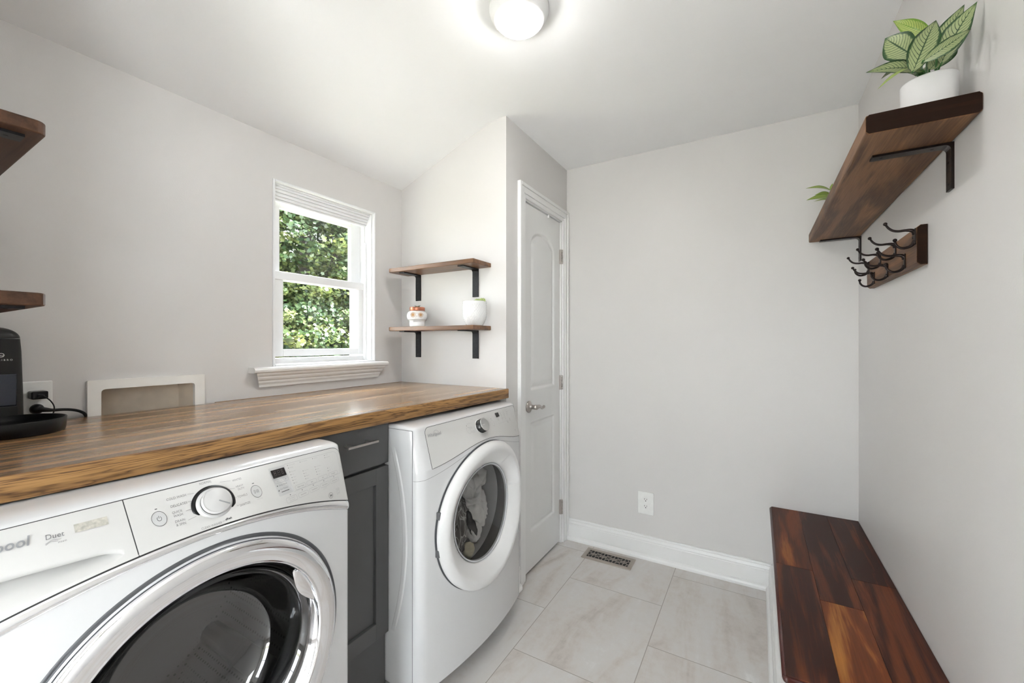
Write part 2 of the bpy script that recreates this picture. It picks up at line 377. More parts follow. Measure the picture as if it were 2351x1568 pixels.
class MB:
    """collects shapes, links them as one mesh object"""
    def __init__(s):
        s.bm = bmesh.new(); s.uv = None; s.tint = None
    def _add(s, verts, faces, smooth=False, tint=None):
        vs_ = [s.bm.verts.new(v) for v in verts]
        out = []
        for f in faces:
            try:
                fc = s.bm.faces.new([vs_[i] for i in f]); fc.smooth = smooth; out.append(fc)
            except ValueError: pass
        if tint is not None:
            if s.tint is None: s.tint = s.bm.faces.layers.float.new('tint')
            for f in out: f[s.tint] = tint
        return vs_, out
    def box(s, x0, x1, y0, y1, z0, z1, bev=0.0, seg=2, tint=None, mat=None):
        if tint is not None and s.tint is None: s.tint = s.bm.faces.layers.float.new('tint')
        c = Vector(((x0 + x1) / 2, (y0 + y1) / 2, (z0 + z1) / 2))
        r = bmesh.ops.create_cube(s.bm, size=1.0)
        vv = r['verts']
        bmesh.ops.scale(s.bm, vec=(abs(x1 - x0), abs(y1 - y0), abs(z1 - z0)), verts=vv)
        bmesh.ops.translate(s.bm, vec=c, verts=vv)
        fs = list({f for v in vv for f in v.link_faces})
        if bev > 0:
            es = list({e for v in vv for e in v.link_edges})
            rr = bmesh.ops.bevel(s.bm, geom=es, offset=bev, segments=seg, affect='EDGES', profile=0.5)
            fs = list({f for v in rr['verts'] for f in v.link_faces} | set(rr['faces']))
            vv = list({v for f in fs for v in f.verts})
        if tint is not None:
            for f in fs: f[s.tint] = tint
        if mat is not None: bmesh.ops.transform(s.bm, matrix=mat, verts=vv)
        return vv
    def lathe(s, prof, center, axis='Z', seg=48, smooth=True, fn=None, closed=False):
        """prof: list of (radius, height) along axis"""
        cx, cy, cz = center; verts = []
        n = len(prof)
        for i in range(seg):
            a = 2 * PI * i / seg; ca, sa = math.cos(a), math.sin(a)
            for (r, h) in prof:
                if axis == 'Z': p = (cx + r * ca, cy + r * sa, cz + h)
                elif axis == 'X': p = (cx + h, cy + r * ca, cz + r * sa)
                else: p = (cx + r * ca, cy + h, cz + r * sa)
                if fn: p = fn(p, r, h, a)
                verts.append(p)
        faces = []
        for i in range(seg):
            j = (i + 1) % seg
            for k in range(n - 1):
                faces.append((i * n + k, j * n + k, j * n + k + 1, i * n + k + 1))
        vv, ff = s._add(verts, faces, smooth)
        bmesh.ops.remove_doubles(s.bm, verts=vv, dist=1e-6)
        return vv
    def disc(s, c, r, axis='X', seg=32, depth=0.0):
        vs_ = []
        for i in range(seg):
            a = 2 * PI * i / seg; ca, sa = r * math.cos(a), r * math.sin(a)
            if axis == 'X': vs_.append((c[0], c[1] + ca, c[2] + sa))
            elif axis == 'Y': vs_.append((c[0] + ca, c[1], c[2] + sa))
            else: vs_.append((c[0] + ca, c[1] + sa, c[2]))
        s._add(vs_, [tuple(range(seg))])
    def tube(s, pts, r, seg=10, cap=True, smooth=True, sm=0):
        pts = [Vector(p) for p in pts]
        rad = list(r) if isinstance(r, (list, tuple)) else [r] * len(pts)
        if sm and len(pts) > 2:                       # Catmull-Rom smoothing
            P, Rr = [], []; n0 = len(pts)
            for i in range(n0 - 1):
                a, b_, c, d = pts[max(i - 1, 0)], pts[i], pts[i + 1], pts[min(i + 2, n0 - 1)]
                for k in range(sm):
                    t = k / sm
                    P.append(0.5 * ((2 * b_) + (c - a) * t + (2 * a - 5 * b_ + 4 * c - d) * t * t + (3 * b_ - a - 3 * c + d) * t ** 3)); Rr.append(rad[i] * (1 - t) + rad[i + 1] * t)
            P.append(pts[-1]); Rr.append(rad[-1]); pts, rad = P, Rr
        verts = []; n = len(pts); prev = None
        for i, p in enumerate(pts):
            d = (pts[min(i + 1, n - 1)] - pts[max(i - 1, 0)]).normalized()
            if prev is None:
                up = Vector((0, 0, 1)) if abs(d.z) < 0.9 else Vector((0, 1, 0))
                a = d.cross(up).normalized()
            else:
                a = (prev - d * prev.dot(d)).normalized()
            prev = a; b = d.cross(a)
            for k in range(seg):
                t = 2 * PI * k / seg
                verts.append(p + (a * math.cos(t) + b * math.sin(t)) * rad[i])
        faces = [(i * seg + k, i * seg + (k + 1) % seg, (i + 1) * seg + (k + 1) % seg, (i + 1) * seg + k) for i in range(n - 1) for k in range(seg)]
        if cap:
            faces.append(tuple(range(seg - 1, -1, -1))); faces.append(tuple((n - 1) * seg + k for k in range(seg)))
        s._add(verts, faces, smooth)
    def ball(s, c, r, seg=16, sc=(1, 1, 1)):
        rr = bmesh.ops.create_uvsphere(s.bm, u_segments=seg, v_segments=max(6, seg // 2), radius=r)
        bmesh.ops.scale(s.bm, vec=sc, verts=rr['verts']); bmesh.ops.translate(s.bm, vec=c, verts=rr['verts'])
        for v in rr['verts']:
            for f in v.link_faces: f.smooth = True
        return rr['verts']
    def prism(s, poly, axis, a, b, smooth=False):
        """closed 2-D outline extruded along axis from a to b.  X:(y,z) Y:(x,z) Z:(x,y)"""
        def P(q, t):
            return {'X': (t, q[0], q[1]), 'Y': (q[0], t, q[1]), 'Z': (q[0], q[1], t)}[axis]
        n = len(poly)
        verts = [P(q, a) for q in poly] + [P(q, b) for q in poly]
        faces = [(i, (i + 1) % n, n + (i + 1) % n, n + i) for i in range(n)] + [tuple(range(n - 1, -1, -1)), tuple(range(n, 2 * n))]
        vv, ff = s._add(verts, faces, False)
        if smooth:
            for f in ff[:n]: f.smooth = True
        bmesh.ops.recalc_face_normals(s.bm, faces=ff)
        return vv
    def grid(s, fn, nu, nv, smooth=True, uv=False, flip=False):
        verts = [fn(i / nu, j / nv) for i in range(nu + 1) for j in range(nv + 1)]
        faces = []
        for i in range(nu):
            for j in range(nv):
                q = (i * (nv + 1) + j, (i + 1) * (nv + 1) + j, (i + 1) * (nv + 1) + j + 1, i * (nv + 1) + j + 1)
                faces.append(q[::-1] if flip else q)
        vv, ff = s._add(verts, faces, smooth)
        if uv:
            if s.uv is None: s.uv = s.bm.loops.layers.uv.new('UVMap')
            idx = {v: k for k, v in enumerate(vv)}
            for f in ff:
                for lp in f.loops:
                    k = idx[lp.vert]; lp[s.uv].uv = ((k // (nv + 1)) / nu, (k % (nv + 1)) / nv)
        return vv
    def recalc(s): bmesh.ops.recalc_face_normals(s.bm, faces=s.bm.faces[:]); return s
    def build(s, name, mat, parent=None, local=False, smooth=None, **kw):
        if parent is not None and not local:
            bmesh.ops.translate(s.bm, vec=-world_off(parent), verts=s.bm.verts[:])
        me = bpy.data.meshes.new(name); s.bm.to_mesh(me); s.bm.free()
        if smooth is not None:
            for p in me.polygons: p.use_smooth = smooth
        me.materials.append(mat)
        o = bpy.data.objects.new(name, me); COL.objects.link(o)
        if parent is not None: o.parent = parent
        elif not local and kw.pop('recenter', False): pass
        for k, v in kw.items(): o[k] = v
        return o

def structure(mb, name, mat):
    o = mb.build(name, mat); o['kind'] = 'structure'; return o

def autosmooth(o, ang=35):
    me = o.data
    for p in me.polygons: p.use_smooth = True
    bm = bmesh.new(); bm.from_mesh(me)
    for e in bm.edges:
        if len(e.link_faces) == 2 and e.calc_face_angle(0) > math.radians(ang): e.smooth = False
    bm.to_mesh(me); bm.free()

def boolean_cut(o, cutters):
    for c in cutters:
        m = o.modifiers.new('cut', 'BOOLEAN'); m.operation = 'DIFFERENCE'; m.solver = 'EXACT'; m.object = c
    bpy.context.view_layer.update()
    dg = bpy.context.evaluated_depsgraph_get()
    me = bpy.data.meshes.new_from_object(o.evaluated_get(dg))
    o.modifiers.clear(); old = o.data; o.data = me; bpy.data.meshes.remove(old)
    for c in cutters: bpy.data.objects.remove(c, do_unlink=True)

_txt = {}
def text_mesh(s, size, align='CENTER', shear=0.0, bold=0.0):
    """flat triangles of a string in the x/y plane"""
    cu = bpy.data.curves.new('t', 'FONT'); cu.body = s; cu.size = size; cu.align_x = align; cu.align_y = 'CENTER'
    cu.shear = shear; cu.offset = bold; cu.resolution_u = 3; cu.space_character = 1.05
    o = bpy.data.objects.new('t', cu); COL.objects.link(o)
    dg = bpy.context.evaluated_depsgraph_get()
    me = bpy.data.meshes.new_from_object(o.evaluated_get(dg))
    vs_ = [tuple(v.co) for v in me.vertices]; fs = [tuple(p.vertices) for p in me.polygons]
    bpy.data.objects.remove(o, do_unlink=True); bpy.data.curves.remove(cu); bpy.data.meshes.remove(me)
    return vs_, fs

def put_text(mb, s, size, fn, align='CENTER', shear=0.0, bold=0.0, rot=0.0):
    v, f = text_mesh(s, size, align, shear, bold)
    c, sn = math.cos(rot), math.sin(rot)
    mb._add([fn(a * c - b * sn, a * sn + b * c) for a, b, _ in v], f)

def ribbon(mb, pts, width, fn, closed=False):
    """printed line: pts in surface coordinates, mapped by fn(a,b)"""
    n = len(pts); L_, R_ = [], []
    for i, p in enumerate(pts):
        if closed: a, b = pts[(i - 1) % n], pts[(i + 1) % n]
        else: a, b = pts[max(i - 1, 0)], pts[min(i + 1, n - 1)]
        dx, dy = b[0] - a[0], b[1] - a[1]; l = math.hypot(dx, dy) or 1
        nx, ny = -dy / l * width / 2, dx / l * width / 2
        L_.append(fn(p[0] + nx, p[1] + ny)); R_.append(fn(p[0] - nx, p[1] - ny))
    verts = L_ + R_
    m = n if closed else n - 1
    mb._add(verts, [(i, n + i, n + (i + 1) % n, (i + 1) % n) for i in range(m)])

def rrect(y0, y1, z0, z1, r, k=4):
    pts = []
    for cx, cy, a0 in ((y1 - r, z1 - r, 0), (y0 + r, z1 - r, 90), (y0 + r, z0 + r, 180), (y1 - r, z0 + r, 270)):
        for i in range(k + 1):
            a = math.radians(a0 + 90 * i / k); pts.append((cx + r * math.cos(a), cy + r * math.sin(a)))
    return pts

# ------------------------------------------------------------------ the room
XL, XD, XR = -1.75, -1.05, 0.405          # window wall, closet wall, right wall
YN, YA, YE = 0.04, 1.723, 2.47            # near alcove wall, far alcove wall, end wall
CTOP = 1.025                              # worktop height
FLAT = 2.352
CX_PROF = [(-1.95, 2.041), (XL, 2.117), (-1.30, 2.290), (-1.22, 2.318), (-1.15, 2.338), (-1.09, 2.348), (-1.0, FLAT), (0.6, FLAT)]

b = MB(); b.box(-1.9, 0.6, -1.7, 2.7, -0.25, 0.0); structure(b, 'floor', M['tile'])
b = MB()
poly = CX_PROF + [(0.6, 2.6), (-1.95, 2.6)]
b.prism(poly, 'Y', -1.7, 2.7, smooth=True)
o = structure(b, 'ceiling', M['ceiling']); autosmooth(o, 30)

def wall_cells(axis, c0, c1, ucuts, zcuts, holes):
    """slab between planes c0 and c1 with rectangular holes (u0,u1,z0,z1)"""
    b = MB()
    for i in range(len(ucuts) - 1):
        for j in range(len(zcuts) - 1):
            um, zm = (ucuts[i] + ucuts[i + 1]) / 2, (zcuts[j] + zcuts[j + 1]) / 2
            if any(h[0] < um < h[1] and h[2] < zm < h[3] for h in holes): continue
            if axis == 'X': b.box(c0, c1, ucuts[i], ucuts[i + 1], zcuts[j], zcuts[j + 1])
            else: b.box(ucuts[i], ucuts[i + 1], c0, c1, zcuts[j], zcuts[j + 1])
    return b
WIN = (0.992, 1.527, 1.148, 1.934)
BOXH = (0.452, 0.709, 0.94, 1.111)
b = wall_cells('X', -1.93, XL, [-0.1, BOXH[0], BOXH[1], WIN[0], WIN[1], 1.9], [0.0, BOXH[2], BOXH[3], WIN[2], WIN[3], 2.3], [WIN, BOXH])
structure(b, 'wall_left', M['wall'])
b = MB(); b.box(-1.86, XD - 0.12, YA, 1.83, 0, 2.5); b.box(XD - 0.1205, XD, YA, YA + 0.06, 0, 2.5); structure(b, 'wall_alcove', M['wall'])
DO = (1.905, 2.395, 0.0, 2.005)
b = wall_cells('X', -1.17, XD, [YA + 0.0595, DO[0], DO[1], YE + 0.1], [0.0, DO[3], 2.5], [DO]); structure(b, 'wall_closet', M['wall'])
b = MB(); b.box(-1.93, -1.17, 2.57, 2.7, 0, 2.5); b.box(-1.93, -1.80, 1.83, 2.7, 0, 2.3); structure(b, 'wall_closet_inside', M['wall'])
b = MB(); b.box(-1.2, 0.55, YE, 2.6, 0, 2.5); structure(b, 'wall_back', M['wall'])
b = wall_cells('X', XR, 0.55, [-1.7, -1.30, -0.70, 2.6], [0.0, 1.10, 1.95, 2.5], [(-1.30, -0.70, 1.10, 1.95)]); structure(b, 'wall_right', M['wall'])
b = MB(); b.box(-1.86, XD, -0.1, YN, 0, 2.5); b.box(-1.17, XD, -1.6, -0.1, 0, 2.5); structure(b, 'wall_near_alcove', M['wall'])
b = wall_cells('Y', -1.7, -1.55, [-1.2, -0.60, 0.02, 0.55], [0.0, 0.15, 1.70, 2.5], [(-0.60, 0.02, 0.15, 1.70)]); structure(b, 'wall_near', M['wall'])
d2 = bpy.data.objects.new('added_fill_door', None); COL.objects.link(d2); d2.location = (-0.35, -1.6, 0); d2['kind'] = 'structure'  # unseen door, put in to let more daylight into the room

def base_prof(t=0.016, h=0.131, shoe=0.030, sh=0.026):
    return [(0, 0), (shoe, 0), (shoe, sh * 0.45), (shoe - 0.004, sh * 0.8), (t + 0.002, sh), (t, sh), (t, 0.094), (t - 0.003, 0.097), (t - 0.003, 0.101),
            (t - 0.001, 0.104), (t - 0.005, 0.116), (t - 0.007, 0.118), (t - 0.005, 0.122), (t - 0.006, 0.129), (t - 0.009, h), (0, h)]
b = MB(); b.prism([(YE - d, z) for d, z in base_prof()], 'X', XD + 0.012, 0.062); structure(b, 'baseboard_back', M['trim'])
b = MB(); b.prism([(XD + d, z) for d, z in base_prof()], 'Y', YA - 0.0, 1.834); structure(b, 'baseboard_left', M['trim'])

# ---- closet door with casing
def casing_bars():
    b = MB()
    def bar(y0, y1, z0, z1, x): b.box(XD - 0.002, XD + x, y0, y1, z0, z1, 0.003)
    # stepped colonial casing: (offset from opening, width, thickness)
    for (o0, o1, th) in ((0.0, 0.020, 0.010), (0.020, 0.052, 0.014), (0.052, 0.070, 0.019)):
        bar(DO[0] - o1, DO[0] - o0, 0.0, DO[3] + o1, th)
        bar(DO[1] + o0, min(DO[1] + o1, YE - 0.001), 0.0, DO[3] + o1, th)
        bar(DO[0] - o0, min(DO[1] + o0, YE - 0.001), DO[3] + o0, DO[3] + o1, th)
    return b
structure(casing_bars(), 'trim_1', M['trim'])
d1 = bpy.data.objects.new('door_1', None); COL.objects.link(d1); d1.location = (XD, 2.15, 0); d1['kind'] = 'structure'
b = MB()
b.box(-1.17, XD - 0.001, DO[0], 1.917, 0, DO[3], 0.001); b.box(-1.17, XD - 0.001, 2.384, DO[1], 0, DO[3], 0.001)
b.box(-1.17, XD - 0.001, DO[0], DO[1], 1.997, DO[3], 0.001)
b.box(-1.125, -1.105, 1.917, 1.93, 0, 1.997); b.box(-1.125, -1.105, 2.37, 2.384, 0, 1.997); b.box(-1.125, -1.105, 1.917, 2.384, 1.985, 1.997)
b.build('jamb', M['trim'], d1)
DX = XD - 0.010
def door_depth(y, z):
    def groove(d):
        if d <= 0: return 0.0
        if d < 0.012: return -0.009 * math.sin(d / 0.012 * PI / 2)
        if d < 0.034: return -0.009 + 0.0065 * (d - 0.012) / 0.022
        return -0.0025
    y0, y1 = 1.998, 2.300
    t = (y - (y0 + y1) / 2) / ((y1 - y0) / 2)
    top = 1.785 + 0.082 * math.sqrt(max(0, 1 - min(1, abs(t) / 0.97) ** 2.2)) if abs(t) < 1 else 1.785
    dtop = (top - z) * (1.0 if abs(t) < 0.5 else 0.75)
    a = min(y - y0, y1 - y, z - 0.990, dtop)
    c = min(y - y0, y1 - y, z - 0.218, 0.812 - z)
    return groove(max(a, c))
b = MB()
NY, NZ = 110, 400
b.grid(lambda i, j: (DX + door_depth(1.921 + 0.459 * i, 0.014 + 1.979 * j), 1.921 + 0.459 * i, 0.014 + 1.979 * j), NY, NZ, smooth=True)
b.box(DX - 0.035, DX - 0.0105, 1.921, 2.380, 0.014, 1.993)
for (ya, yb) in ((1.921, 1.9212), (2.3798, 2.380)): b.box(DX - 0.034, DX - 0.0001, ya, yb, 0.014, 1.993)
for (za, zb) in ((0.014, 0.0142), (1.9928, 1.993)): b.box(DX - 0.034, DX - 0.0001, 1.921, 2.380, za, zb)
b.build('door_leaf', M['door'], d1)
b = MB()
b.lathe([(0.0, 0.0), (0.031, 0.0), (0.032, 0.004), (0.026, 0.009), (0.014, 0.011), (0.011, 0.030), (0.013, 0.036), (0.013, 0.052), (0.0, 0.054)], (DX, 1.972, 0.902), 'X', 32)
pts = [(DX + 0.046, 1.972, 0.902), (DX + 0.048, 1.992, 0.903), (DX + 0.048, 2.012, 0.901), (DX + 0.048, 2.028, 0.893), (DX + 0.047, 2.042, 0.888), (DX + 0.046, 2.058, 0.892), (DX + 0.043, 2.072, 0.893), (DX + 0.041, 2.084, 0.886)]
b.tube(pts, [0.012, 0.011, 0.009, 0.0055, 0.005, 0.0085, 0.008, 0.003], 16, sm=5)
b.build('door_handle', M['satin'], d1, label='satin nickel wavy lever handle')
b = MB(); b.box(DX - 0.01, DX + 0.0015, 1.917, 1.922, 0.872, 0.932); b.build('latch_plate', M['satin'], d1)
for z0 in (1.737, 0.955, 0.180):
    b = MB()
    b.box(DX - 0.001, XD + 0.0022, 2.374, 2.392, z0, z0 + 0.089, 0.001)
    for k in range(5):
        b.tube([(XD + 0.004, 2.385, z0 + 0.089 * k / 5 + 0.001), (XD + 0.004, 2.385, z0 + 0.089 * (k + 1) / 5 - 0.001)], 0.0055 if k % 2 == 0 else 0.0048, 12)
    b.build('hinge', M['satin'], d1)
b = MB(); b.box(DX, DX + 0.009, 2.206, 2.218, 1.980, 1.999, 0.003); b.build('catch', M['trim'], d1)

# added glazed door behind the camera, a source of fill daylight
b = MB()
for q_ in ((-0.60, -0.56, 0.15, 1.70), (-0.02, 0.02, 0.15, 1.70), (-0.56, -0.02, 0.15, 0.20), (-0.56, -0.02, 1.65, 1.70), (-0.56, -0.02, 0.90, 0.925)):
    b.box(q_[0], q_[1], -1.65, -1.60, q_[2], q_[3], 0.002)
b.build('glazing_frame', M['trim'], d2)
b = MB(); b.box(-0.57, -0.01, -1.628, -1.624, 0.19, 1.66); b.build('pane', M['pane'], d2)
# extra window in the right wall behind the camera, added to brighten the room
w2 = bpy.data.objects.new('added_fill_window', None); COL.objects.link(w2); w2.location = (0.48, -0.95, 1.0); w2['kind'] = 'structure'
b = MB()
for q_ in ((-1.30, -1.26, 1.10, 1.95), (-0.74, -0.70, 1.10, 1.95), (-1.26, -0.74, 1.10, 1.14), (-1.26, -0.74, 1.91, 1.95), (-1.26, -0.74, 1.515, 1.535)): b.box(0.47, 0.51, q_[0], q_[1], q_[2], q_[3], 0.002)
b.build('window_frame', M['vinyl'], w2)
b = MB(); b.box(0.488, 0.492, -1.27, -0.73, 1.13, 1.92); b.build('pane', M['pane'], w2)

# ---- window
w1 = bpy.data.objects.new('window_1', None); COL.objects.link(w1); w1.location = (XL, 1.26, 1.148); w1['kind'] = 'structure'
def frame_box(b, x0, x1, y0, y1, z0, z1, t, bev=0.0015, tb=None, tt=None):
    tl, tr = (t if isinstance(t, tuple) else (t, t)); tb = tb or tl; tt = tt or tl
    b.box(x0, x1, y0, y0 + tl, z0, z1, bev); b.box(x0, x1, y1 - tr, y1, z0, z1, bev)
    b.box(x0, x1, y0 + tl, y1 - tr, z0, z0 + tb, bev); b.box(x0, x1, y0 + tl, y1 - tr, z1 - tt, z1, bev)
b = MB()
frame_box(b, XL - 0.07, XL + 0.006, WIN[0] - 0.004, WIN[1] + 0.004, WIN[2] - 0.002, WIN[3] + 0.004, 0.010, 0.003)      # jamb liner standing a little proud
frame_box(b, XL - 0.060, XL - 0.012, WIN[0] + 0.006, WIN[1] - 0.006, WIN[2], WIN[3] - 0.005, 0.007, 0.002)
frame_box(b, XL - 0.155, XL - 0.062, WIN[0] + 0.004, WIN[1] - 0.004, WIN[2], WIN[3] - 0.004, 0.012, 0.002, 0.03, 0.026)
for k, (dx_, za, zb) in enumerate(((0.022, 1.912, 1.925), (0.030, 1.899, 1.912), (0.037, 1.886, 1.899), (0.044, 1.874, 1.886), (0.051, 1.864, 1.874))): b.box(XL - 0.060, XL - dx_, WIN[0] + 0.012, WIN[1] - 0.012, za, zb, 0.002)
b.box(XL - 0.063, XL - 0.045, WIN[1] - 0.024, WIN[1] - 0.012, 1.155, 1.78, 0.002)
b.build('window_frame', M['vinyl'], w1)
ls = MB(); frame_box(ls, -1.838, -1.812, 1.012, 1.516, 1.186, 1.563, (0.060, 0.041), 0.003, 0.032, 0.040)
ls.box(-1.842, -1.806, 1.012, 1.516, 1.526, 1.563, 0.003)
lso = ls.build('lower_sash', M['vinyl'], w1)
us = MB(); frame_box(us, -1.872, -1.846, 1.012, 1.516, 1.540, 1.878, (0.063, 0.062), 0.003, 0.03, 0.024)
uso = us.build('upper_sash', M['vinyl'], w1)
b = MB(); b.box(-1.826, -1.823, 1.068, 1.478, 1.214, 1.526); b.build('pane', M['pane'], lso)
b = MB(); b.box(-1.860, -1.857, 1.071, 1.457, 1.566, 1.858); b.build('pane', M['pane'], uso)
b = MB(); b.disc((-1.8225, 1.108, 1.258), 0.020, 'X', 28)
b.build('sticker', glass_mat('faint_sticker', (0.80, 0.86, 0.72), 0.2, 0.3, 0.25), lso)
b = MB(); frame_box(b, -1.935, -1.90, WIN[0] - 0.05, WIN[1] + 0.05, WIN[2] - 0.05, WIN[3] + 0.05, 0.062, 0.002)
b.build('exterior_casing', M['vinyl'], w1)
# stool and apron
b = MB()
b.prism([(XL - 0.02, 1.126), (XL + 0.044, 1.126), (XL + 0.050, 1.130), (XL + 0.052, 1.138), (XL + 0.048, 1.145), (XL + 0.042, 1.148), (XL - 0.02, 1.148)], 'Y', 0.892, 1.580)
b.build('window_stool', M['trim'], w1)
b = MB()
ap = [(XL, 1.126), (XL + 0.040, 1.126), (XL + 0.038, 1.117), (XL + 0.031, 1.110), (XL + 0.030, 1.104), (XL + 0.026, 1.097), (XL + 0.020, 1.092), (XL + 0.019, 1.085), (XL + 0.014, 1.076), (XL + 0.012, 1.066), (XL, 1.064)]
n = len(ap); vs0 = []
for side, (yy, sg) in enumerate(((0.905, 1), (1.567, -1))):
    for (x, z) in ap: vs0.append((x, yy + sg * (0.040 - (x - XL)) * 0.8, z))
b._add(vs0, [(i, (i + 1) % n, n + (i + 1) % n, n + i) for i in range(n)] + [tuple(range(n)), tuple(range(2 * n - 1, n - 1, -1))]); b.recalc()
b.build('window_apron', M['trim'], w1)

# ------------------------------------------------------------------ outside: ground, trees
b = MB(); b.box(-40, 10, -25, 30, -0.9, -0.7); o = structure(b, 'ground', paint('dry_lawn', (0.21, 0.21, 0.16), 0.95, nscale=2, amt=0.2))  # unseen lawn, put in dull so less light bounces through the window
b = MB(); b.box(-3.5, 9, -12, -1.8, -0.7, -0.62); b.box(0.7, 9, -1.8, 8, -0.7, -0.62); structure(b, 'bounce_paving', M['ground'])  # unseen pale paving, added to bounce daylight indoors

def make_tree(name, base, blobs, nleaf, seed, label, size=0.10):
    t = thing(name, base, label, 'tree', 'trees outside the window')
    rng = np.random.default_rng(seed)
    b = MB(); top = blobs[0]
    b.tube([(base[0], base[1], base[2]), (base[0] + 0.1, base[1], base[2] + 1.5), (top[0], top[1], top[2])], [0.22, 0.17, 0.10], 12)
    b.build('trunk', M['bark'], t)
    for (bx, by, bz, br) in blobs[1:]:
        b = MB(); b.tube([(base[0] + 0.08, base[1], base[2] + 1.4), ((base[0] + bx) / 2, (base[1] + by) / 2, (base[2] + bz) / 2 + 0.8), (bx, by, bz)], [0.09, 0.06, 0.03], 8)
        b.build('branch', M['bark'], t)
    cen = []; tot = sum(r ** 2 for *_, r in blobs)
    cl_c = []; cl_t = []
    ncl = nleaf // 70
    for (bx, by, bz, br) in blobs:
        k = max(8, int(ncl * br * br / tot))
        d = rng.normal(size=(k, 3)); d /= np.linalg.norm(d, axis=1)[:, None]
        rad = br * (0.62 + 0.42 * rng.random(k))
        cl_c.append(np.array([bx, by, bz]) + d * rad[:, None] * np.array([1, 1, 0.9]))
    cl = np.concatenate(cl_c); cr = 0.16 + 0.20 * rng.random(len(cl)); ct = rng.random(len(cl))
    per = 70
    idx = np.repeat(np.arange(len(cl)), per); K = len(idx)
    d = rng.normal(size=(K, 3)); d /= np.linalg.norm(d, axis=1)[:, None]
    pos = cl[idx] + d * (cr[idx] * rng.random(K) ** 0.5)[:, None] * np.array([1.25, 1.25, 0.55])
    nrm = rng.normal(size=(K, 3)) * 0.55 + np.array([0.35, -0.1, 0.8]); nrm /= np.linalg.norm(nrm, axis=1)[:, None]
    ax = np.cross(nrm, rng.normal(size=(K, 3))); ax /= np.linalg.norm(ax, axis=1)[:, None]
    bx_ = np.cross(nrm, ax); s = size * (0.6 + 0.7 * rng.random(K))[:, None]
    # five-lobed outline
    ol = [(0, -0.5), (0.30, -0.40), (0.30, -0.12), (0.50, 0.10), (0.26, 0.26), (0.0, 0.60), (-0.26, 0.26), (-0.50, 0.10), (-0.30, -0.12), (-0.30, -0.40)]
    V = np.stack([pos + ax * s * p[0] + bx_ * s * p[1] - nrm * s * (abs(p[0]) * 0.25) for p in ol], axis=1).reshape(-1, 3) - np.array(base)
    nv = len(ol)
    me = bpy.data.meshes.new('foliage'); me.vertices.add(len(V)); me.vertices.foreach_set('co', V.astype(np.float32).ravel())
    me.loops.add(K * nv); me.loops.foreach_set('vertex_index', np.arange(K * nv, dtype=np.int32))
    me.polygons.add(K); me.polygons.foreach_set('loop_start', np.arange(0, K * nv, nv, dtype=np.int32)); me.polygons.foreach_set('loop_total', np.full(K, nv, dtype=np.int32))
    me.update(calc_edges=True)
    at = me.attributes.new('tint', 'FLOAT', 'FACE')
    at.data.foreach_set('value', np.clip(0.25 + 0.45 * ct[idx] + 0.35 * (rng.random(K) - 0.3), 0, 1).astype(np.float32))
    me.materials.append(M['tree'])
    o = bpy.data.objects.new('foliage', me); COL.objects.link(o); o.parent = t
    return t
make_tree('maple_tree', (-9.0, 5.6, -0.7), [(-8.6, 5.6, 3.6, 1.8), (-8.2, 4.6, 1.5, 1.3), (-8.3, 6.5, 1.7, 1.4), (-8.4, 4.6, 4.9, 1.3), (-8.3, 6.7, 4.6, 1.3), (-8.0, 5.6, 0.4, 1.1)], 115000, 3,
          'broad leafy maple tree filling the middle of the window view', 0.078)
make_tree('maple_tree', (-15.0, 6.4, -0.7), [(-15.0, 6.0, 4.2, 2.5), (-14.6, 5.4, 1.6, 2.0), (-14.6, 6.9, 2.4, 1.9), (-15.0, 6.7, 6.6, 1.9)], 50000, 5,
          'leafy tree behind and left of the broad maple outside the window', 0.15)
make_tree('maple_tree', (-15.0, 12.6, -0.7), [(-15.0, 12.0, 4.2, 2.6), (-14.6, 11.5, 1.6, 2.1), (-14.6, 13.6, 2.4, 1.9), (-15.0, 11.7, 6.6, 2.0)], 56000, 7,
          'leafy tree behind and right of the broad maple outside the window', 0.15)

make_tree('maple_tree', (-8.5, 0.2, -0.7), [(-8.5, 0.2, 3.8, 2.1), (-8.2, 0.4, 1.4, 1.8), (-8.5, -0.8, 5.6, 1.5)], 15000, 9,  # unseen tree, added to cut sky light on the alcove wall
          'added leafy tree out of view, shading the window from the left', 0.24)
make_tree('maple_tree', (-7.0, -5.6, -0.7), [(-7.0, -5.6, 3.8, 2.4), (-6.6, -5.2, 1.4, 2.0), (-7.0, -6.2, 5.8, 1.8)], 15000, 11,  # another unseen tree, added to hold back sky light at the window
          'farthest added leafy tree out of view, shading the window from the left', 0.26)

# ------------------------------------------------------------------ ceiling lamp
LX, LY = -0.677, 1.193
t = thing('ceiling_light', (LX, LY, FLAT), 'round white flush ceiling light glowing above the room', 'ceiling light')
b = MB(); b.lathe([(0.0, 0.0), (0.098, 0.0), (0.098, -0.010), (0.095, -0.022), (0.088, -0.036), (0.079, -0.043), (0.0745, -0.044), (0.073, -0.040), (0.0, -0.038)], (LX, LY, FLAT), 'Z', 64); b.recalc()
b.build('light_base', M['trim'], t)
b = MB(); b.lathe([(0.0735, -0.041), (0.0735, -0.045), (0.070, -0.052), (0.062, -0.058), (0.045, -0.064), (0.022, -0.067), (0.0, -0.068)], (LX, LY, FLAT), 'Z', 64); b.recalc()
b.build('light_dome', M['lamp'], t)

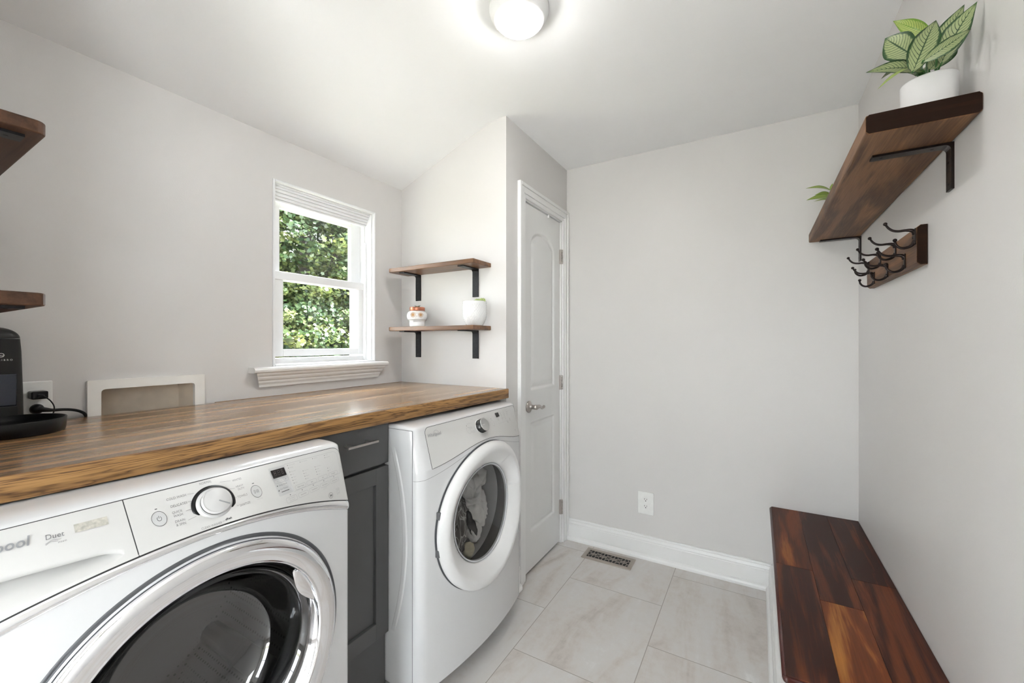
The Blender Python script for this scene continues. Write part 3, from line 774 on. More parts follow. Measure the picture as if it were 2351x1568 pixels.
# ------------------------------------------------------------------ worktop
def fx(y): return -1.086 + (y - 0.17) / 1.54 * 0.050      # front edge, a little out of square
ct = thing('countertop', (-1.4, 0.9, CTOP), 'long brown plank countertop over the washer and dryer', 'countertop')
b = MB()
def top_fn(x0, y0, y1, xb, z1):
    ys = [y0 + (y1 - y0) * i / 8 for i in range(9)]
    v = []
    for y in ys: v += [(xb, y, z1), (fx(y) - 0.004, y, z1), (fx(y) - 0.001, y, z1 - 0.0015)]
    f = []
    for i in range(8):
        a = i * 3; c = a + 3
        f += [(a, a + 1, c + 1, c), (a + 1, a + 2, c + 2, c + 1)]
    return v, f
v, f = top_fn(0, YN, YA - 0.001, XL + 0.014, CTOP); b._add(v, f)
# underside and ends
b._add([(XL + 0.014, YN, CTOP), (XL + 0.014, YA - .001, CTOP), (XL + 0.014, YA - .001, CTOP - 0.045), (XL + 0.014, YN, CTOP - 0.045),
        (fx(YN) - 0.002, YN, CTOP - 0.045), (fx(YA) - 0.002, YA - .001, CTOP - 0.045), (fx(YN) - .001, YN, CTOP - 0.0015), (fx(YA) - .001, YA - .001, CTOP - 0.0015)],
       [(0, 3, 2, 1), (3, 4, 5, 2), (0, 6, 4, 3), (1, 2, 5, 7)]); b.recalc()
b.build('top_boards', M['counter'], ct)
b = MB()
ys = [YN + (YA - 0.001 - YN) * i / 12 for i in range(13)]
pr = [(-0.0015, -0.0010), (0.0, -0.003), (0.0, -0.043), (-0.0025, -0.0455), (-0.006, -0.046)]
v = []; 
for y in ys:
    rr_ = max(0, (y - (YA - 0.016)) / 0.016)
    for (dx, dz) in pr: v.append((fx(y) + dx + 0.0005, y, CTOP + dz))
k = len(pr); b._add(v, [(i * k + j, i * k + j + 1, (i + 1) * k + j + 1, (i + 1) * k + j) for i in range(12) for j in range(k - 1)], True)
b.build('front_edge', M['counter_edge'], ct, label='orange brown oak front edge with bold dark grain')
b = MB(); b.box(XL + 0.001, XL + 0.0145, 0.772, YA - 0.001, CTOP - 0.018, CTOP + 0.0006, 0.001); b.build('filler_strip', M['counter_edge'], ct)

# ------------------------------------------------------------------ washer / dryer surfaces
W = dict(yc=.402, h=.343, xe=-.95, b=.04, r=.014, lo=.822, hi=.889, zt=.964, xt=-.99, shape='p', top=.976, z0=.06)
D = dict(yc=1.3625, h=.3425, xe=-.958, b=.04, r=.032, lo=.817, hi=.868, zt=.955, xt=-.985, shape='c', top=.968, z0=.075)
def arch(Q, Y):
    t = max(-1, min(1, (Y - Q['yc']) / Q['h']))
    k = 1 - t * t if Q['shape'] == 'p' else .5 + .5 * math.cos(PI * t)
    return Q['lo'] + (Q['hi'] - Q['lo']) * k
def cornr(Q, Y):
    d = abs(Y - Q['yc']) - (Q['h'] - Q['r'])
    return 0 if d <= 0 else Q['r'] * (1 - math.sqrt(max(0, 1 - min(1, d / Q['r']) ** 2)))
def bulge(Q, Y):
    t = (Y - Q['yc']) / Q['h']; return Q['b'] * (1 - t * t)
def surf(Q, Y, z, cn=True):
    base = Q['xe'] + bulge(Q, Y); a = arch(Q, Y)
    if z > a:
        u = min(1, (z - a) / (Q['zt'] - a)); base = base * (1 - u) + Q['xt'] * u
    return base - (cornr(Q, Y) if cn else 0)
def smap(Q, off, yc=0, zc=0):
    return lambda a, b_: (surf(Q, yc + a, zc + b_, False) + off, yc + a, zc + b_)

def body_loft(Q, recess=None):
    Y0, Y1 = Q['yc'] - Q['h'], Q['yc'] + Q['h']; xb = -1.68
    n = 72
    cols = []
    for i in range(n + 1):
        s_ = i / n; cols.append(Y0 + (Y1 - Y0) * (0.5 - 0.5 * math.cos(PI * s_)))
    zs = [Q['z0'], Q['z0'] + 0.004, Q['z0'] + 0.3, 0.6, 0.70, 0.74, 0.78]
    z = 0.80
    while z < Q['zt'] - 0.0025: zs.append(z); z += 0.003
    zs.append(Q['zt'])
    verts = []
    for z in zs:
        sink = 0.004 if z == Q['z0'] else 0
        verts.append((xb, Y0, z)); 
        for y in cols:
            x = surf(Q, y, z) - sink
            if recess: x -= recess(y, z)
            verts.append((x, y, z))
        verts.append((xb, Y1, z))
    # rounded top lip
    for k in range(1, 7):
        a = k / 6 * PI / 2
        zz = Q['zt'] + (Q['top'] - Q['zt']) * math.sin(a); back = 0.055 * (1 - math.cos(a)); ins = 0.012 * (1 - math.cos(a))
        sc = (Q['h'] - ins) / Q['h']
        verts.append((xb, Q['yc'] + (Y0 - Q['yc']) * sc, zz))
        for y in cols: verts.append((surf(Q, y, Q['zt']) - back, Q['yc'] + (y - Q['yc']) * sc, zz))
        verts.append((xb, Q['yc'] + (Y1 - Q['yc']) * sc, zz))
    m = n + 3; rows = len(zs) + 6
    faces = [(r * m + i, r * m + (i + 1) % m, (r + 1) * m + (i + 1) % m, (r + 1) * m + i) for r in range(rows - 1) for i in range(m)]
    faces.append(tuple(range(m - 1, -1, -1))); faces.append(tuple((rows - 1) * m + i for i in range(m)))
    b = MB(); b._add(verts, faces, True); b.recalc()
    return b

def cutter(r, x0, x1, y, z, sy=1.0, sz=1.0):
    b = MB(); seg = 96
    vv = [(x, y + r * sy * math.cos(2 * PI * i / seg), z + r * sz * math.sin(2 * PI * i / seg)) for x in (x0, x1) for i in range(seg)]
    b._add(vv, [(i, (i + 1) % seg, seg + (i + 1) % seg, seg + i) for i in range(seg)] + [tuple(range(seg - 1, -1, -1)), tuple(range(seg, 2 * seg))]); b.recalc()
    return b.build('cutter', M['seam'])

def fascia(Q, y0, y1, r_tl, r_tr, off, mat, name, parent, top=None, botgap=0.0, fn=None, nu=70, nv=26, skirt=0.004, rows=None):
    """plate covering the console between y0 and y1, standing off the body"""
    ztop = (Q['zt'] if top is None else top)
    def zt(y):
        for (edge, r, sg) in ((y0, r_tl, 1), (y1, r_tr, -1)):
            d = r - sg * (y - edge)
            if r > 0 and d > 0: return ztop - r + math.sqrt(max(0, r * r - d * d))
        return ztop
    ed = [y0 + (y1 - y0) * i / nu for i in range(nu + 1)]
    if r_tr: ed = [y for y in ed if y < y1 - r_tr] + [y1 - r_tr * math.cos(PI / 2 * k / 8) if False else y1 - r_tr + r_tr * math.sin(PI / 2 * k / 8) for k in range(9)]
    if r_tl: ed = [y0 + r_tl - r_tl * math.sin(PI / 2 * (8 - k) / 8) for k in range(9)] + [y for y in ed if y > y0 + r_tl + 1e-6]
    n = len(ed) - 1
    b = MB()
    def P(i, j):
        y = ed[min(n, int(round(i * n)))]; a = arch(Q, y) + botgap; z = a + (zt(y) - a) * j if rows is None else rows(y, int(round(j * nv)), a, zt(y))
        x = surf(Q, y, z) + off
        if fn: x += fn(y, z)
        return (x, y, z)
    b.grid(P, n, nv)
    bd = [(i / n, 0) for i in range(n + 1)] + [(1, j / nv) for j in range(1, nv + 1)] + [(i / n, 1) for i in range(n - 1, -1, -1)] + [(0, j / nv) for j in range(nv - 1, 0, -1)]
    pts = [P(*q) for q in bd]; m = len(pts)
    b._add(pts + [(x - skirt, y, z) for x, y, z in pts], [(i, m + i, m + (i + 1) % m, (i + 1) % m) for i in range(m)])
    b.recalc()
    return b.build(name, mat, parent)

def seam_loop(Q, pts, width, off, b): ribbon(b, pts, width, lambda y, z: (surf(Q, y, z) + off, y, z))

def button(b, Q, y, z, w_, h_, off=0.0028, lw=0.0005, r=0.003):
    ribbon(b, rrect(y - w_ / 2, y + w_ / 2, z - h_ / 2, z + h_ / 2, r), lw, smap(Q, off), closed=True)

def circ(y, z, r, n=36): return [(y + r * math.cos(2 * PI * i / n), z + r * math.sin(2 * PI * i / n)) for i in range(n)]

def dot(b, Q, y, z, r, off=0.003):
    f = smap(Q, off); b._add([f(*p) for p in circ(y, z, r, 12)], [tuple(range(12))])

def rect(b, Q, y0, y1, z0, z1, off=0.003, n=6):
    f = smap(Q, off); b.grid(lambda i, j: f(y0 + (y1 - y0) * i, z0 + (z1 - z0) * j), n, n, smooth=False)

# ------------------------------------------------------------------ washing machine
wm = thing('washing_machine', (-1.3, W['yc'], 0), 'white front-loading washer with wide chrome door ring, left under the counter', 'washing machine')
WDY, WDZ, WR = 0.408, 0.570, 0.286
o = body_loft(W, lambda y, z: 0.050 if (y < 0.275 and arch(W, y) + 0.002 < z < 0.902) else 0.0).build('body', M['enamel'], wm)
wm_loc = Vector(wm.location)
c = cutter(0.262, -1.60, -0.80, WDY, WDZ); 
boolean_cut(o, [c]); autosmooth(o, 40)
Y_R = 0.270
def sc_edges(y):
    if y >= Y_R: return 0.8885, 0.8905
    t_ = max(0, (y - 0.10) / (Y_R - 0.10))
    return 0.857 + 0.0315 * t_ ** 1.7, 0.8975 - 0.007 * max(0, (y - 0.235) / (Y_R - 0.235)) ** 2.5
def scoop_rows(y, k, a, top):
    zb, ztp = sc_edges(y); zb = max(zb, a + 0.0005); ztp = max(ztp, zb + 0.0005)
    if k <= 6: return a + (zb - a) * k / 6
    if k <= 40: return zb + (ztp - zb) * (k - 6) / 34
    if k == 41: return ztp + 0.0003
    return ztp + 0.0003 + (top - ztp - 0.0003) * (k - 41) / 9
def scoopfn(y, z):
    zb, ztp = sc_edges(y)
    if y > Y_R or z < zb or z > ztp + 1e-5: return 0
    k = (z - zb) / (ztp - zb); s_ = 1 - max(0, (y - 0.235) / (Y_R - 0.235)) ** 2
    return -0.038 * k ** 1.1 * s_
SP = 0.2885
fascia(W, W['yc'] - W['h'] + 0.012, SP - 0.0008, 0.02, 0, 0.0016, M['fascia'], 'dispenser_drawer', wm, fn=scoopfn, botgap=0.001, nu=90, nv=50, rows=scoop_rows)
fascia(W, SP + 0.0008, W['yc'] + W['h'] - 0.006, 0, 0.024, 0.0016, M['fascia'], 'control_panel', wm, botgap=0.001)
# seams
b = MB()
ys = [W['yc'] - W['h'] + 0.012 + (2 * W['h'] - 0.018) * i / 80 for i in range(81)]
seam_loop(W, [(y, arch(W, y) + 0.0) for y in ys], 0.0036, 0.0012, b)
yr = W['yc'] + W['h'] - 0.006; rt = 0.024
tl = [(y, W['zt'] + 0.0002) for y in ys if y < yr - rt] + [(yr - rt + rt * math.sin(PI / 2 * k / 8), W['zt'] - rt + rt * math.cos(PI / 2 * k / 8)) for k in range(9)] + [(yr, W['zt'] - rt - 0.02 * k) for k in range(1, 6)]
seam_loop(W, tl, 0.0022, 0.0012, b)
seam_loop(W, [(SP, 0.868 + 0.096 * k / 10) for k in range(11)], 0.0034, 0.0012, b)
b.build('panel_seam', M['seam'], wm)
# chrome band under the console
b = MB()
Yb0, Yb1 = W['yc'] - W['h'] + 0.003, W['yc'] + W['h'] - 0.002
def band(i, j):
    y = Yb0 + (Yb1 - Yb0) * i; t_ = (y - W['yc']) / W['h']
    wd = 0.0135 + 0.011 * abs(t_) ** 1.5
    z = arch(W, y) - 0.0015 - wd * (1 - j)
    return (surf(W, y, z) + 0.0006 + 0.0055 * math.sin(PI * j) ** 0.7, y, z)
b.grid(band, 120, 12); b.recalc(); b.build('chrome_band', M['chrome'], wm)

# dial
DY, DZ = 0.4165, 0.9235
dx = surf(W, DY, DZ)
til = math.atan2(0.055, 0.075)
def tilted(prof, b, seg=56):
    def fn(p, r, h, a):
        y = r * math.cos(a); u = r * math.sin(a)
        return (dx + 0.001 + h * math.cos(til) - u * math.sin(til), DY + y, DZ + u * math.cos(til) + h * math.sin(til))
    b.lathe(prof, (0, 0, 0), 'X', seg, fn=fn)
b = MB(); tilted([(0.0, 0.0), (0.0385, 0.0), (0.0385, 0.0018), (0.0345, 0.0032), (0.0, 0.0032)], b); b.recalc(); b.build('dial_base', M['blackp'], wm)
b = MB(); tilted([(0.0320, 0.0030), (0.0312, 0.006), (0.0296, 0.0085), (0.0285, 0.009), (0.0, 0.009)], b); b.recalc(); b.build('dial_collar', M['dialpl'], wm)
b = MB(); tilted([(0.0262, 0.009), (0.0258, 0.0115), (0.0, 0.0115)], b); b.recalc(); b.build('dial_gap', M['blackp'], wm)
b = MB(); tilted([(0.0262, 0.0115), (0.0266, 0.0145), (0.0261, 0.0170), (0.0243, 0.0183), (0.0235, 0.0177), (0.0228, 0.0181), (0.0, 0.0184)], b); b.recalc()
kn = b.build('dial', M['dialpl'], wm, label='round white plastic dial')
b = MB()
def dialpt(u, v_, h): return (dx + 0.001 + h * math.cos(til) - v_ * math.sin(til), DY + u, DZ + v_ * math.cos(til) + h * math.sin(til))
an = math.radians(-38); ca, sa = math.cos(an), math.sin(an)
q = [(0.003, -0.0010), (0.0240, -0.0010), (0.0240, 0.0010), (0.003, 0.0010)]
qq = [(u * ca - v_ * sa, u * sa + v_ * ca) for u, v_ in q]
b._add([dialpt(u, v_, 0.0192) for u, v_ in qq] + [dialpt(u, v_, 0.0180) for u, v_ in qq], [(0, 1, 2, 3), (0, 4, 5, 1), (1, 5, 6, 2), (2, 6, 7, 3), (3, 7, 4, 0)])
b.build('dial_pointer', M['logo'], kn)

# round buttons
for nm, (y, z) in (('power_button', (0.328, 0.925)), ('start_button', (0.500, 0.9225))):
    b = MB(); f = smap(W, 0.0034)
    pts = circ(y, z, 0.0105)
    b._add([f(*p) for p in pts], [tuple(range(36))]); g_ = smap(W, 0.001)
    b._add([f(*p) for p in pts] + [g_(*p) for p in pts], [(i, 36 + i, 36 + (i + 1) % 36, (i + 1) % 36) for i in range(36)]); b.recalc()
    bo = b.build(nm, M['greypanel'], wm)
    b = MB(); ribbon(b, circ(y, z, 0.0107), 0.0006, smap(W, 0.0037), True)
    if nm == 'power_button':
        ribbon(b, [(y + 0.0032 * math.sin(a), z + 0.0032 * math.cos(a)) for a in [0.6 + (2 * PI - 1.2) * k / 16 for k in range(17)]], 0.0006, smap(W, 0.0038))
        ribbon(b, [(y, z + 0.0005), (y, z + 0.0042)], 0.0006, smap(W, 0.0038))
    else:
        ribbon(b, [(y - 0.0048, z - 0.003), (y - 0.0048, z + 0.003), (y - 0.0028, z + 0.0022), (y - 0.0012, z), (y - 0.0028, z - 0.0022)], 0.0006, smap(W, 0.0038), True)
        for k in (0.0012, 0.0038): ribbon(b, [(y + k, z - 0.003), (y + k, z + 0.003)], 0.0007, smap(W, 0.0038))
    b.build('button_symbol', M['inkd'], bo)

# grey read-out block
PY0, PY1, PZ0, PZ1 = 0.543, 0.5815, 0.899, 0.9555
b = MB(); f = smap(W, 0.0028); pts = rrect(PY0, PY1, PZ0, PZ1, 0.002)
b._add([f(*p) for p in pts], [tuple(range(len(pts)))]); b.build('readout_panel', M['greypanel'], wm)
b = MB(); f = smap(W, 0.0040); pts = rrect(0.5455, 0.5785, 0.9345, 0.9505, 0.0012)
b._add([f(*p) for p in pts], [tuple(range(len(pts)))]); do = b.build('display', M['screen'], wm, label='small black digital display')
b = MB()
for k in range(3): put_text(b, '8', 0.014, smap(W, 0.0044, 0.553 + 0.0088 * k, 0.9425), bold=-0.0001)
b.build('display_digits', M['screenseg'], do)

# lettering of the washer
b = MB(); bd = MB(); bl = MB()
def T(mb, s, y, z, size, align='CENTER', shear=0.15, bold=0.0, rot=0.0): put_text(mb, s, size, smap(W, 0.0031, y, z), align, shear, bold, rot)
def Ln(mb, pts, w_=0.0004): ribbon(mb, pts, w_, smap(W, 0.0031))
T(b, 'NORMAL', 0.4165, 0.9595, 0.0052)
T(b, 'WHITES', 0.4635, 0.951, 0.0050, 'LEFT'); T(b, 'HEAVY', 0.4650, 0.9395, 0.0048, 'LEFT'); T(b, 'DUTY', 0.4668, 0.9345, 0.0048, 'LEFT')
T(b, 'TOWELS', 0.4600, 0.9225, 0.0050, 'LEFT'); T(b, 'SANITIZE', 0.4575, 0.9085, 0.0050, 'LEFT')
T(b, 'COLD WASH', 0.3785, 0.9485, 0.0052, 'RIGHT'); T(b, 'DELICATES', 0.3755, 0.937, 0.0052, 'RIGHT')
T(b, 'QUICK', 0.3640, 0.9275, 0.0050, 'RIGHT'); T(b, 'WASH', 0.3630, 0.9222, 0.0050, 'RIGHT')
T(b, 'DRAIN', 0.3630, 0.9140, 0.0050, 'RIGHT'); T(b, '& SPIN', 0.3625, 0.9088, 0.0050, 'RIGHT')
T(b, 'CLEAN WASHER', 0.3980, 0.8935, 0.0046); T(b, 'with', 0.4195, 0.8945, 0.0026); T(bd, 'affresh', 0.4290, 0.8955, 0.0042, bold=0.0002)
Ln(b, [(0.441, 0.9545), (0.4610, 0.9520)]); Ln(b, [(0.450, 0.9395), (0.4625, 0.9380)]); Ln(b, [(0.4535, 0.9235), (0.4580, 0.923)]); Ln(b, [(0.4525, 0.910), (0.4560, 0.9095)])
Ln(b, [(0.381, 0.9487), (0.3915, 0.9480)]); Ln(b, [(0.377, 0.9375), (0.3835, 0.9372)]); Ln(b, [(0.369, 0.9255), (0.3795, 0.9257)]); Ln(b, [(0.367, 0.9115), (0.381, 0.9135)])
Ln(bd, [(0.3262, 0.9395), (0.3298, 0.9395)], 0.0011); Ln(bd, [(0.4980, 0.9372), (0.5022, 0.9372)], 0.0011)
T(bl, 'Hold to Start', 0.5005, 0.9085, 0.0022)
# read-out text
T(bl, 'Estimated Time Remaining', 0.5622, 0.9530, 0.0019); T(bl, 'Delay Time', 0.5622, 0.9320, 0.0017)
button(bl, W, 0.5622, 0.9270, 0.0345, 0.0072); T(bd, '-', 0.5520, 0.9270, 0.0050); T(bd, '+', 0.5725, 0.9272, 0.0045); Ln(bl, [(0.5622, 0.9255), (0.5622, 0.9285)])
dot(bd, W, 0.5475, 0.9188, 0.0011); T(b, 'Delay Wash', 0.5510, 0.9188, 0.0040, 'LEFT')
Ln(bd, [(0.5458, 0.9085), (0.5480, 0.9112)], 0.0016); T(b, 'Eco Monitor', 0.5510, 0.9113, 0.0038, 'LEFT')
Ln(bd, [(0.5515, 0.9058), (0.5715, 0.9058)], 0.0011); T(bl, 'More', 0.5475, 0.9055, 0.0018); T(bl, 'Less', 0.5755, 0.9066, 0.0018)
# option block
OY0, OY1, OZ0, OZ1 = 0.5815, 0.7275, 0.8985, 0.9555
Ln(bl, [(OY0, OZ1), (OY1 - 0.012, OZ1)] + [(OY1 - 0.012 + 0.012 * math.sin(a), OZ1 - 0.012 + 0.012 * math.cos(a)) for a in (0.3, 0.6, 0.9, 1.2, 1.57)] + [(OY1, OZ0 + 0.002), (OY1 - 0.002, OZ0), (OY0, OZ0)], 0.0005)
colx = (0.5885, 0.6215, 0.6560, 0.6905)
def col(i, z, names, dz=0.0062):
    for k, nme in enumerate(names):
        dot(bd, W, colx[i], z - dz * k, 0.0008); T(bl, nme, colx[i] + 0.0030, z - dz * k, 0.0027, 'LEFT')
col(0, 0.9515, ['Door Locked', 'Sensing'], 0.0056); col(1, 0.9515, ['Add Garment']); col(2, 0.9515, ['Washing']); col(3, 0.9515, ['Rinse', 'Spin/Drain'], 0.0056)
col(0, 0.9375, ['Extra Hot', 'Hot', 'Warm', 'Cool', 'Cold'], 0.0059); col(1, 0.9315, ['Extra Fast', 'Fast', 'Medium', 'Slow'], 0.0059)
col(2, 0.9320, ['Extra Heavy', 'Heavy', 'Normal', 'Light'], 0.0059); col(3, 0.9200, ['On', 'Off'], 0.0062)
for i, nme in enumerate(('Wash Temp', 'Spin', 'Soil', 'PreSoak')):
    button(bl, W, colx[i] + 0.0135, 0.9035, 0.0290, 0.0085); T(b, nme, colx[i] + 0.0135, 0.9035, 0.0036)
for i, (nme, nm2) in enumerate((('Clean Washer', 'with affresh'), ('Extra Rinse', ''), ('TumbleFresh', ''), ('Quick Speed', ''), ('Control Lock', ''))):
    y = 0.5690 + 0.0335 * i; z = 0.8870
    dot(bd, W, y, z + 0.0085, 0.0010)
    button(bl, W, y, z, 0.0290, 0.0098 if i == 0 else 0.0088)
    if nm2: T(bl, nme, y, z + 0.0018, 0.0029); T(bl, nm2, y, z - 0.0020, 0.0029)
    else: T(b, nme, y, z, 0.0032)
T(bl, 'No Heat', 0.6695, 0.8805, 0.0024); T(bl, 'Hold 3 Sec', 0.7030, 0.8808, 0.0022); T(bl, 'Hold to Lock', 0.6665, 0.8780, 0.0020)
T(bd, 'he', 0.6790, 0.8580, 0.0085, shear=0.3, bold=0.0002); Ln(bd, [(0.6790 + 0.0075 * math.cos(a), 0.8580 + 0.0060 * math.sin(a)) for a in [2 * PI * k / 24 for k in range(25)]], 0.0006)
Ln(bl, rrect(0.7010, 0.7110, 0.8530, 0.8660, 0.0003) + [(0.7110, 0.8657)], 0.0005); T(bl, 'energy', 0.7060, 0.8635, 0.0028); T(bl, 'STAR', 0.7060, 0.8553, 0.0030); Ln(bl, [(0.7035, 0.8590), (0.7060, 0.8610), (0.7090, 0.8612)], 0.0007)
b.build('panel_lettering', M['ink'], wm); bd.build('panel_marks', M['inkd'], wm); bl.build('small_print', M['inkl'], wm)
# maker's script badge and series name on the drawer
b = MB(); T(b, 'Whirlpool', 0.1335, 0.9415, 0.0185, shear=0.15, bold=0.0004)
Ln(b, [(0.1180 + 0.014 * math.cos(a) * 1.2, 0.9440 + 0.0105 * math.sin(a)) for a in [0.2 + 3.6 * k / 24 for k in range(25)]], 0.0012)
b.build('badge', M['logo'], wm, label='embossed silver script badge')
b = MB(); T(b, 'Duet', 0.2005, 0.9395, 0.0098, shear=0.05)
for dz, sc_ in ((0.0, 1.0), (-0.0017, 0.8)): Ln(b, [(0.1895 + 0.0175 * k / 12 * sc_, 0.9325 + dz + 0.0012 * math.sin(2 * PI * k / 12 - 1.2) + 0.0022 * k / 12) for k in range(13)], 0.0004)
T(b, 'steam', 0.2075, 0.9298, 0.0040); b.build('series_name', M['ink'], wm)
b = MB(); f = smap(W, 0.0030)
b.grid(lambda i, j: f(0.2228 + 0.0405 * i, 0.9362 + 0.0115 * j), 6, 3); b.build('tape_residue', M['affix'], wm, label='beige rectangle of old tape residue')

# door
def wbul(p, r, h, a): return (p[0] + surf(W, max(min(p[1], W['yc'] + W['h']), W['yc'] - W['h']), 0.5, False), p[1], p[2])
wd = thing('tmp', (0, 0, 0), None, None); bpy.data.objects.remove(wd)
b = MB(); b.lathe([(WR + 0.001, -0.004), (WR, 0.0012), (WR - 0.003, 0.0020), (WR - 0.008, 0.0005), (WR - 0.011, -0.006), (WR - 0.030, -0.010)], (0, WDY, WDZ), 'X', 128, fn=wbul); b.recalc()
b.build('door_surround', M['rubber'], wm)
b = MB(); b.lathe([(WR - 0.012, -0.004), (WR - 0.0105, 0.006), (WR - 0.013, 0.013), (WR - 0.020, 0.018), (WR - 0.030, 0.0195), (WR - 0.042, 0.0165), (WR - 0.052, 0.0115), (WR - 0.0545, 0.0105), (WR - 0.0560, 0.0118), (WR - 0.0580, 0.0108), (WR - 0.0600, 0.0050), (WR - 0.066, -0.006), (WR - 0.074, -0.016), (WR - 0.0755, -0.024)], (0, WDY, WDZ), 'X', 160, fn=wbul); b.recalc()
wdoor = b.build('door', M['chrome'], wm, label='polished chrome door ring')
b = MB()
def arcseg(i, j):
    a = math.radians(12 + 34 * i); rr = WR - 0.060 - 0.026 * math.sin(PI * i) * j
    return wbul((0.0015 + 0.006 * math.sin(PI * j * 0.5) - 0.012 * j, WDY + rr * math.cos(a), WDZ + rr * math.sin(a)), 0, 0, 0)
b.grid(arcseg, 24, 8); b.recalc(); b.build('door_handle', M['chrome'], wdoor)
b = MB(); b.lathe([(WR - 0.0750, -0.016), (WR - 0.080, -0.020), (WR - 0.088, -0.024)], (0, WDY, WDZ), 'X', 128, fn=wbul); b.recalc(); b.build('door_liner', M['blackp'], wdoor)
b = MB(); b.lathe([(WR - 0.078, -0.018), (WR - 0.086, -0.024), (WR - 0.094, -0.040), (WR - 0.106, -0.066), (WR - 0.120, -0.098), (WR - 0.136, -0.118), (WR - 0.160, -0.128), (WR - 0.20, -0.133), (WR - 0.24, -0.1355), (0.0, -0.137)], (0, WDY, WDZ), 'X', 128, fn=lambda p, r, h, a: (p[0] - 0.915 + 0.004, p[1], p[2])); b.recalc()
b.build('door_glass', M['washglass'], wdoor, label='dark glass bowl of the washer door')
b = MB(); xg = -0.965
b.lathe([(0.262, 0.0), (0.250, -0.006), (0.238, 0.004), (0.226, -0.004), (0.220, -0.020), (0.232, -0.034), (0.224, -0.046), (0.214, -0.052), (0.222, -0.070), (0.235, -0.080)], (xg, WDY, WDZ), 'X', 96); b.recalc()
b.build('door_gasket', M['rubber'], wm)
b = MB(); b.lathe([(0.222, -0.070), (0.250, -0.085), (0.252, -0.40), (0.245, -0.42), (0.0, -0.425)], (xg, WDY, WDZ), 'X', 96)
b.recalc(); dr = b.build('drum', M['drum'], wm)
for k in range(3):
    a = math.radians(80 + 120 * k); b = MB()
    b.tube([(xg - 0.10, WDY + 0.235 * math.cos(a), WDZ + 0.235 * math.sin(a)), (xg - 0.38, WDY + 0.235 * math.cos(a), WDZ + 0.235 * math.sin(a))], 0.03, 12); b.build('drum_paddle', M['rubber'], dr)

for (x, y) in ((-1.02, 0.11), (-1.02, 0.69), (-1.6, 0.11), (-1.6, 0.69)):
    b = MB(); b.tube([(x, y, 0.0), (x, y, W['z0'] + 0.002)], 0.02, 12); b.build('foot', M['rubber'], wm)

# ------------------------------------------------------------------ dryer
dm = thing('clothes_dryer', (-1.3, D['yc'], 0), 'white front-loading dryer with round window, right under the counter', 'dryer')
DDY, DDZ, DR = 1.360, 0.582, 0.276
o = body_loft(D).build('body', M['enamel'], dm)
boolean_cut(o, [cutter(0.215, -1.60, -0.80, DDY, DDZ)]); autosmooth(o, 40)
fy0, fy1 = D['yc'] - D['h'] + 0.052, D['yc'] + D['h'] - 0.026
fascia(D, fy0 + 0.001, fy1 - 0.001, 0.02, 0.014, 0.0014, M['fascia'], 'control_panel', dm, top=D['zt'] - 0.001, botgap=0.001)
b = MB()
ys = [fy0 + (fy1 - fy0) * i / 60 for i in range(61)]
lp = [(y, arch(D, y)) for y in ys]
lp += [(fy1, arch(D, fy1) + (D['zt'] - 0.014 - arch(D, fy1)) * k / 8) for k in range(1, 9)]
lp += [(fy1 - 0.014 + 0.014 * math.cos(a), D['zt'] - 0.014 + 0.014 * math.sin(a)) for a in (0.4, 0.8, 1.2, 1.57)]
lp += [(y, D['zt']) for y in reversed(ys) if fy0 + 0.02 < y < fy1 - 0.014]
lp += [(fy0 + 0.02 - 0.02 * math.sin(a), D['zt'] - 0.02 + 0.02 * math.cos(a)) for a in (0.0, 0.4, 0.8, 1.2, 1.57)]
lp += [(fy0, D['zt'] - 0.02 - (D['zt'] - 0.02 - arch(D, fy0)) * k / 8) for k in range(1, 8)]
ribbon(b, lp, 0.0015, lambda y, z: (surf(D, y, z) + 0.0011, y, z), True)
b.build('panel_seam', M['seam'], dm)
b = MB()
ya0, ya1 = D['yc'] - D['h'] + 0.0005, D['yc'] + D['h'] - 0.0005
sl = []
for k in range(121):
    y = ya0 + (ya1 - ya0) * (0.5 - 0.5 * math.cos(PI * k / 120)); t_ = (y - D['yc']) / D['h']
    sl.append((y, arch(D, y) - (0.0165 + 0.014 * t_ * t_)))
ribbon(b, sl, 0.0011, lambda y, z: (surf(D, max(ya0, min(ya1, y)), z) + 0.0004, y, z))
yside = D['yc'] - D['h']
b.box(-0.9875, -0.986, yside - 0.0006, yside + 0.001, D['z0'], 0.953); b.box(-1.66, -0.987, yside - 0.0006, yside + 0.001, 0.9525, 0.9540)
b.build('body_seam', M['ink'], dm)
# pressed crescent on the side panel
b = MB()
def cres(i, j):
    s_ = i * 2 - 1; z = 0.575 + 0.315 * s_
    xr = -1.0095 - 0.058 * s_ * s_; xl = -1.032 - 0.056 * s_ * s_
    x = xl + (xr - xl) * j; e = min(1, (1 - abs(s_)) * 8)
    return (x, yside - 0.0035 * e * min(1, math.sin(PI * j) * 2.2), z)
b.grid(cres, 60, 10); b.recalc(); b.build('side_emboss', M['enamel'], dm)
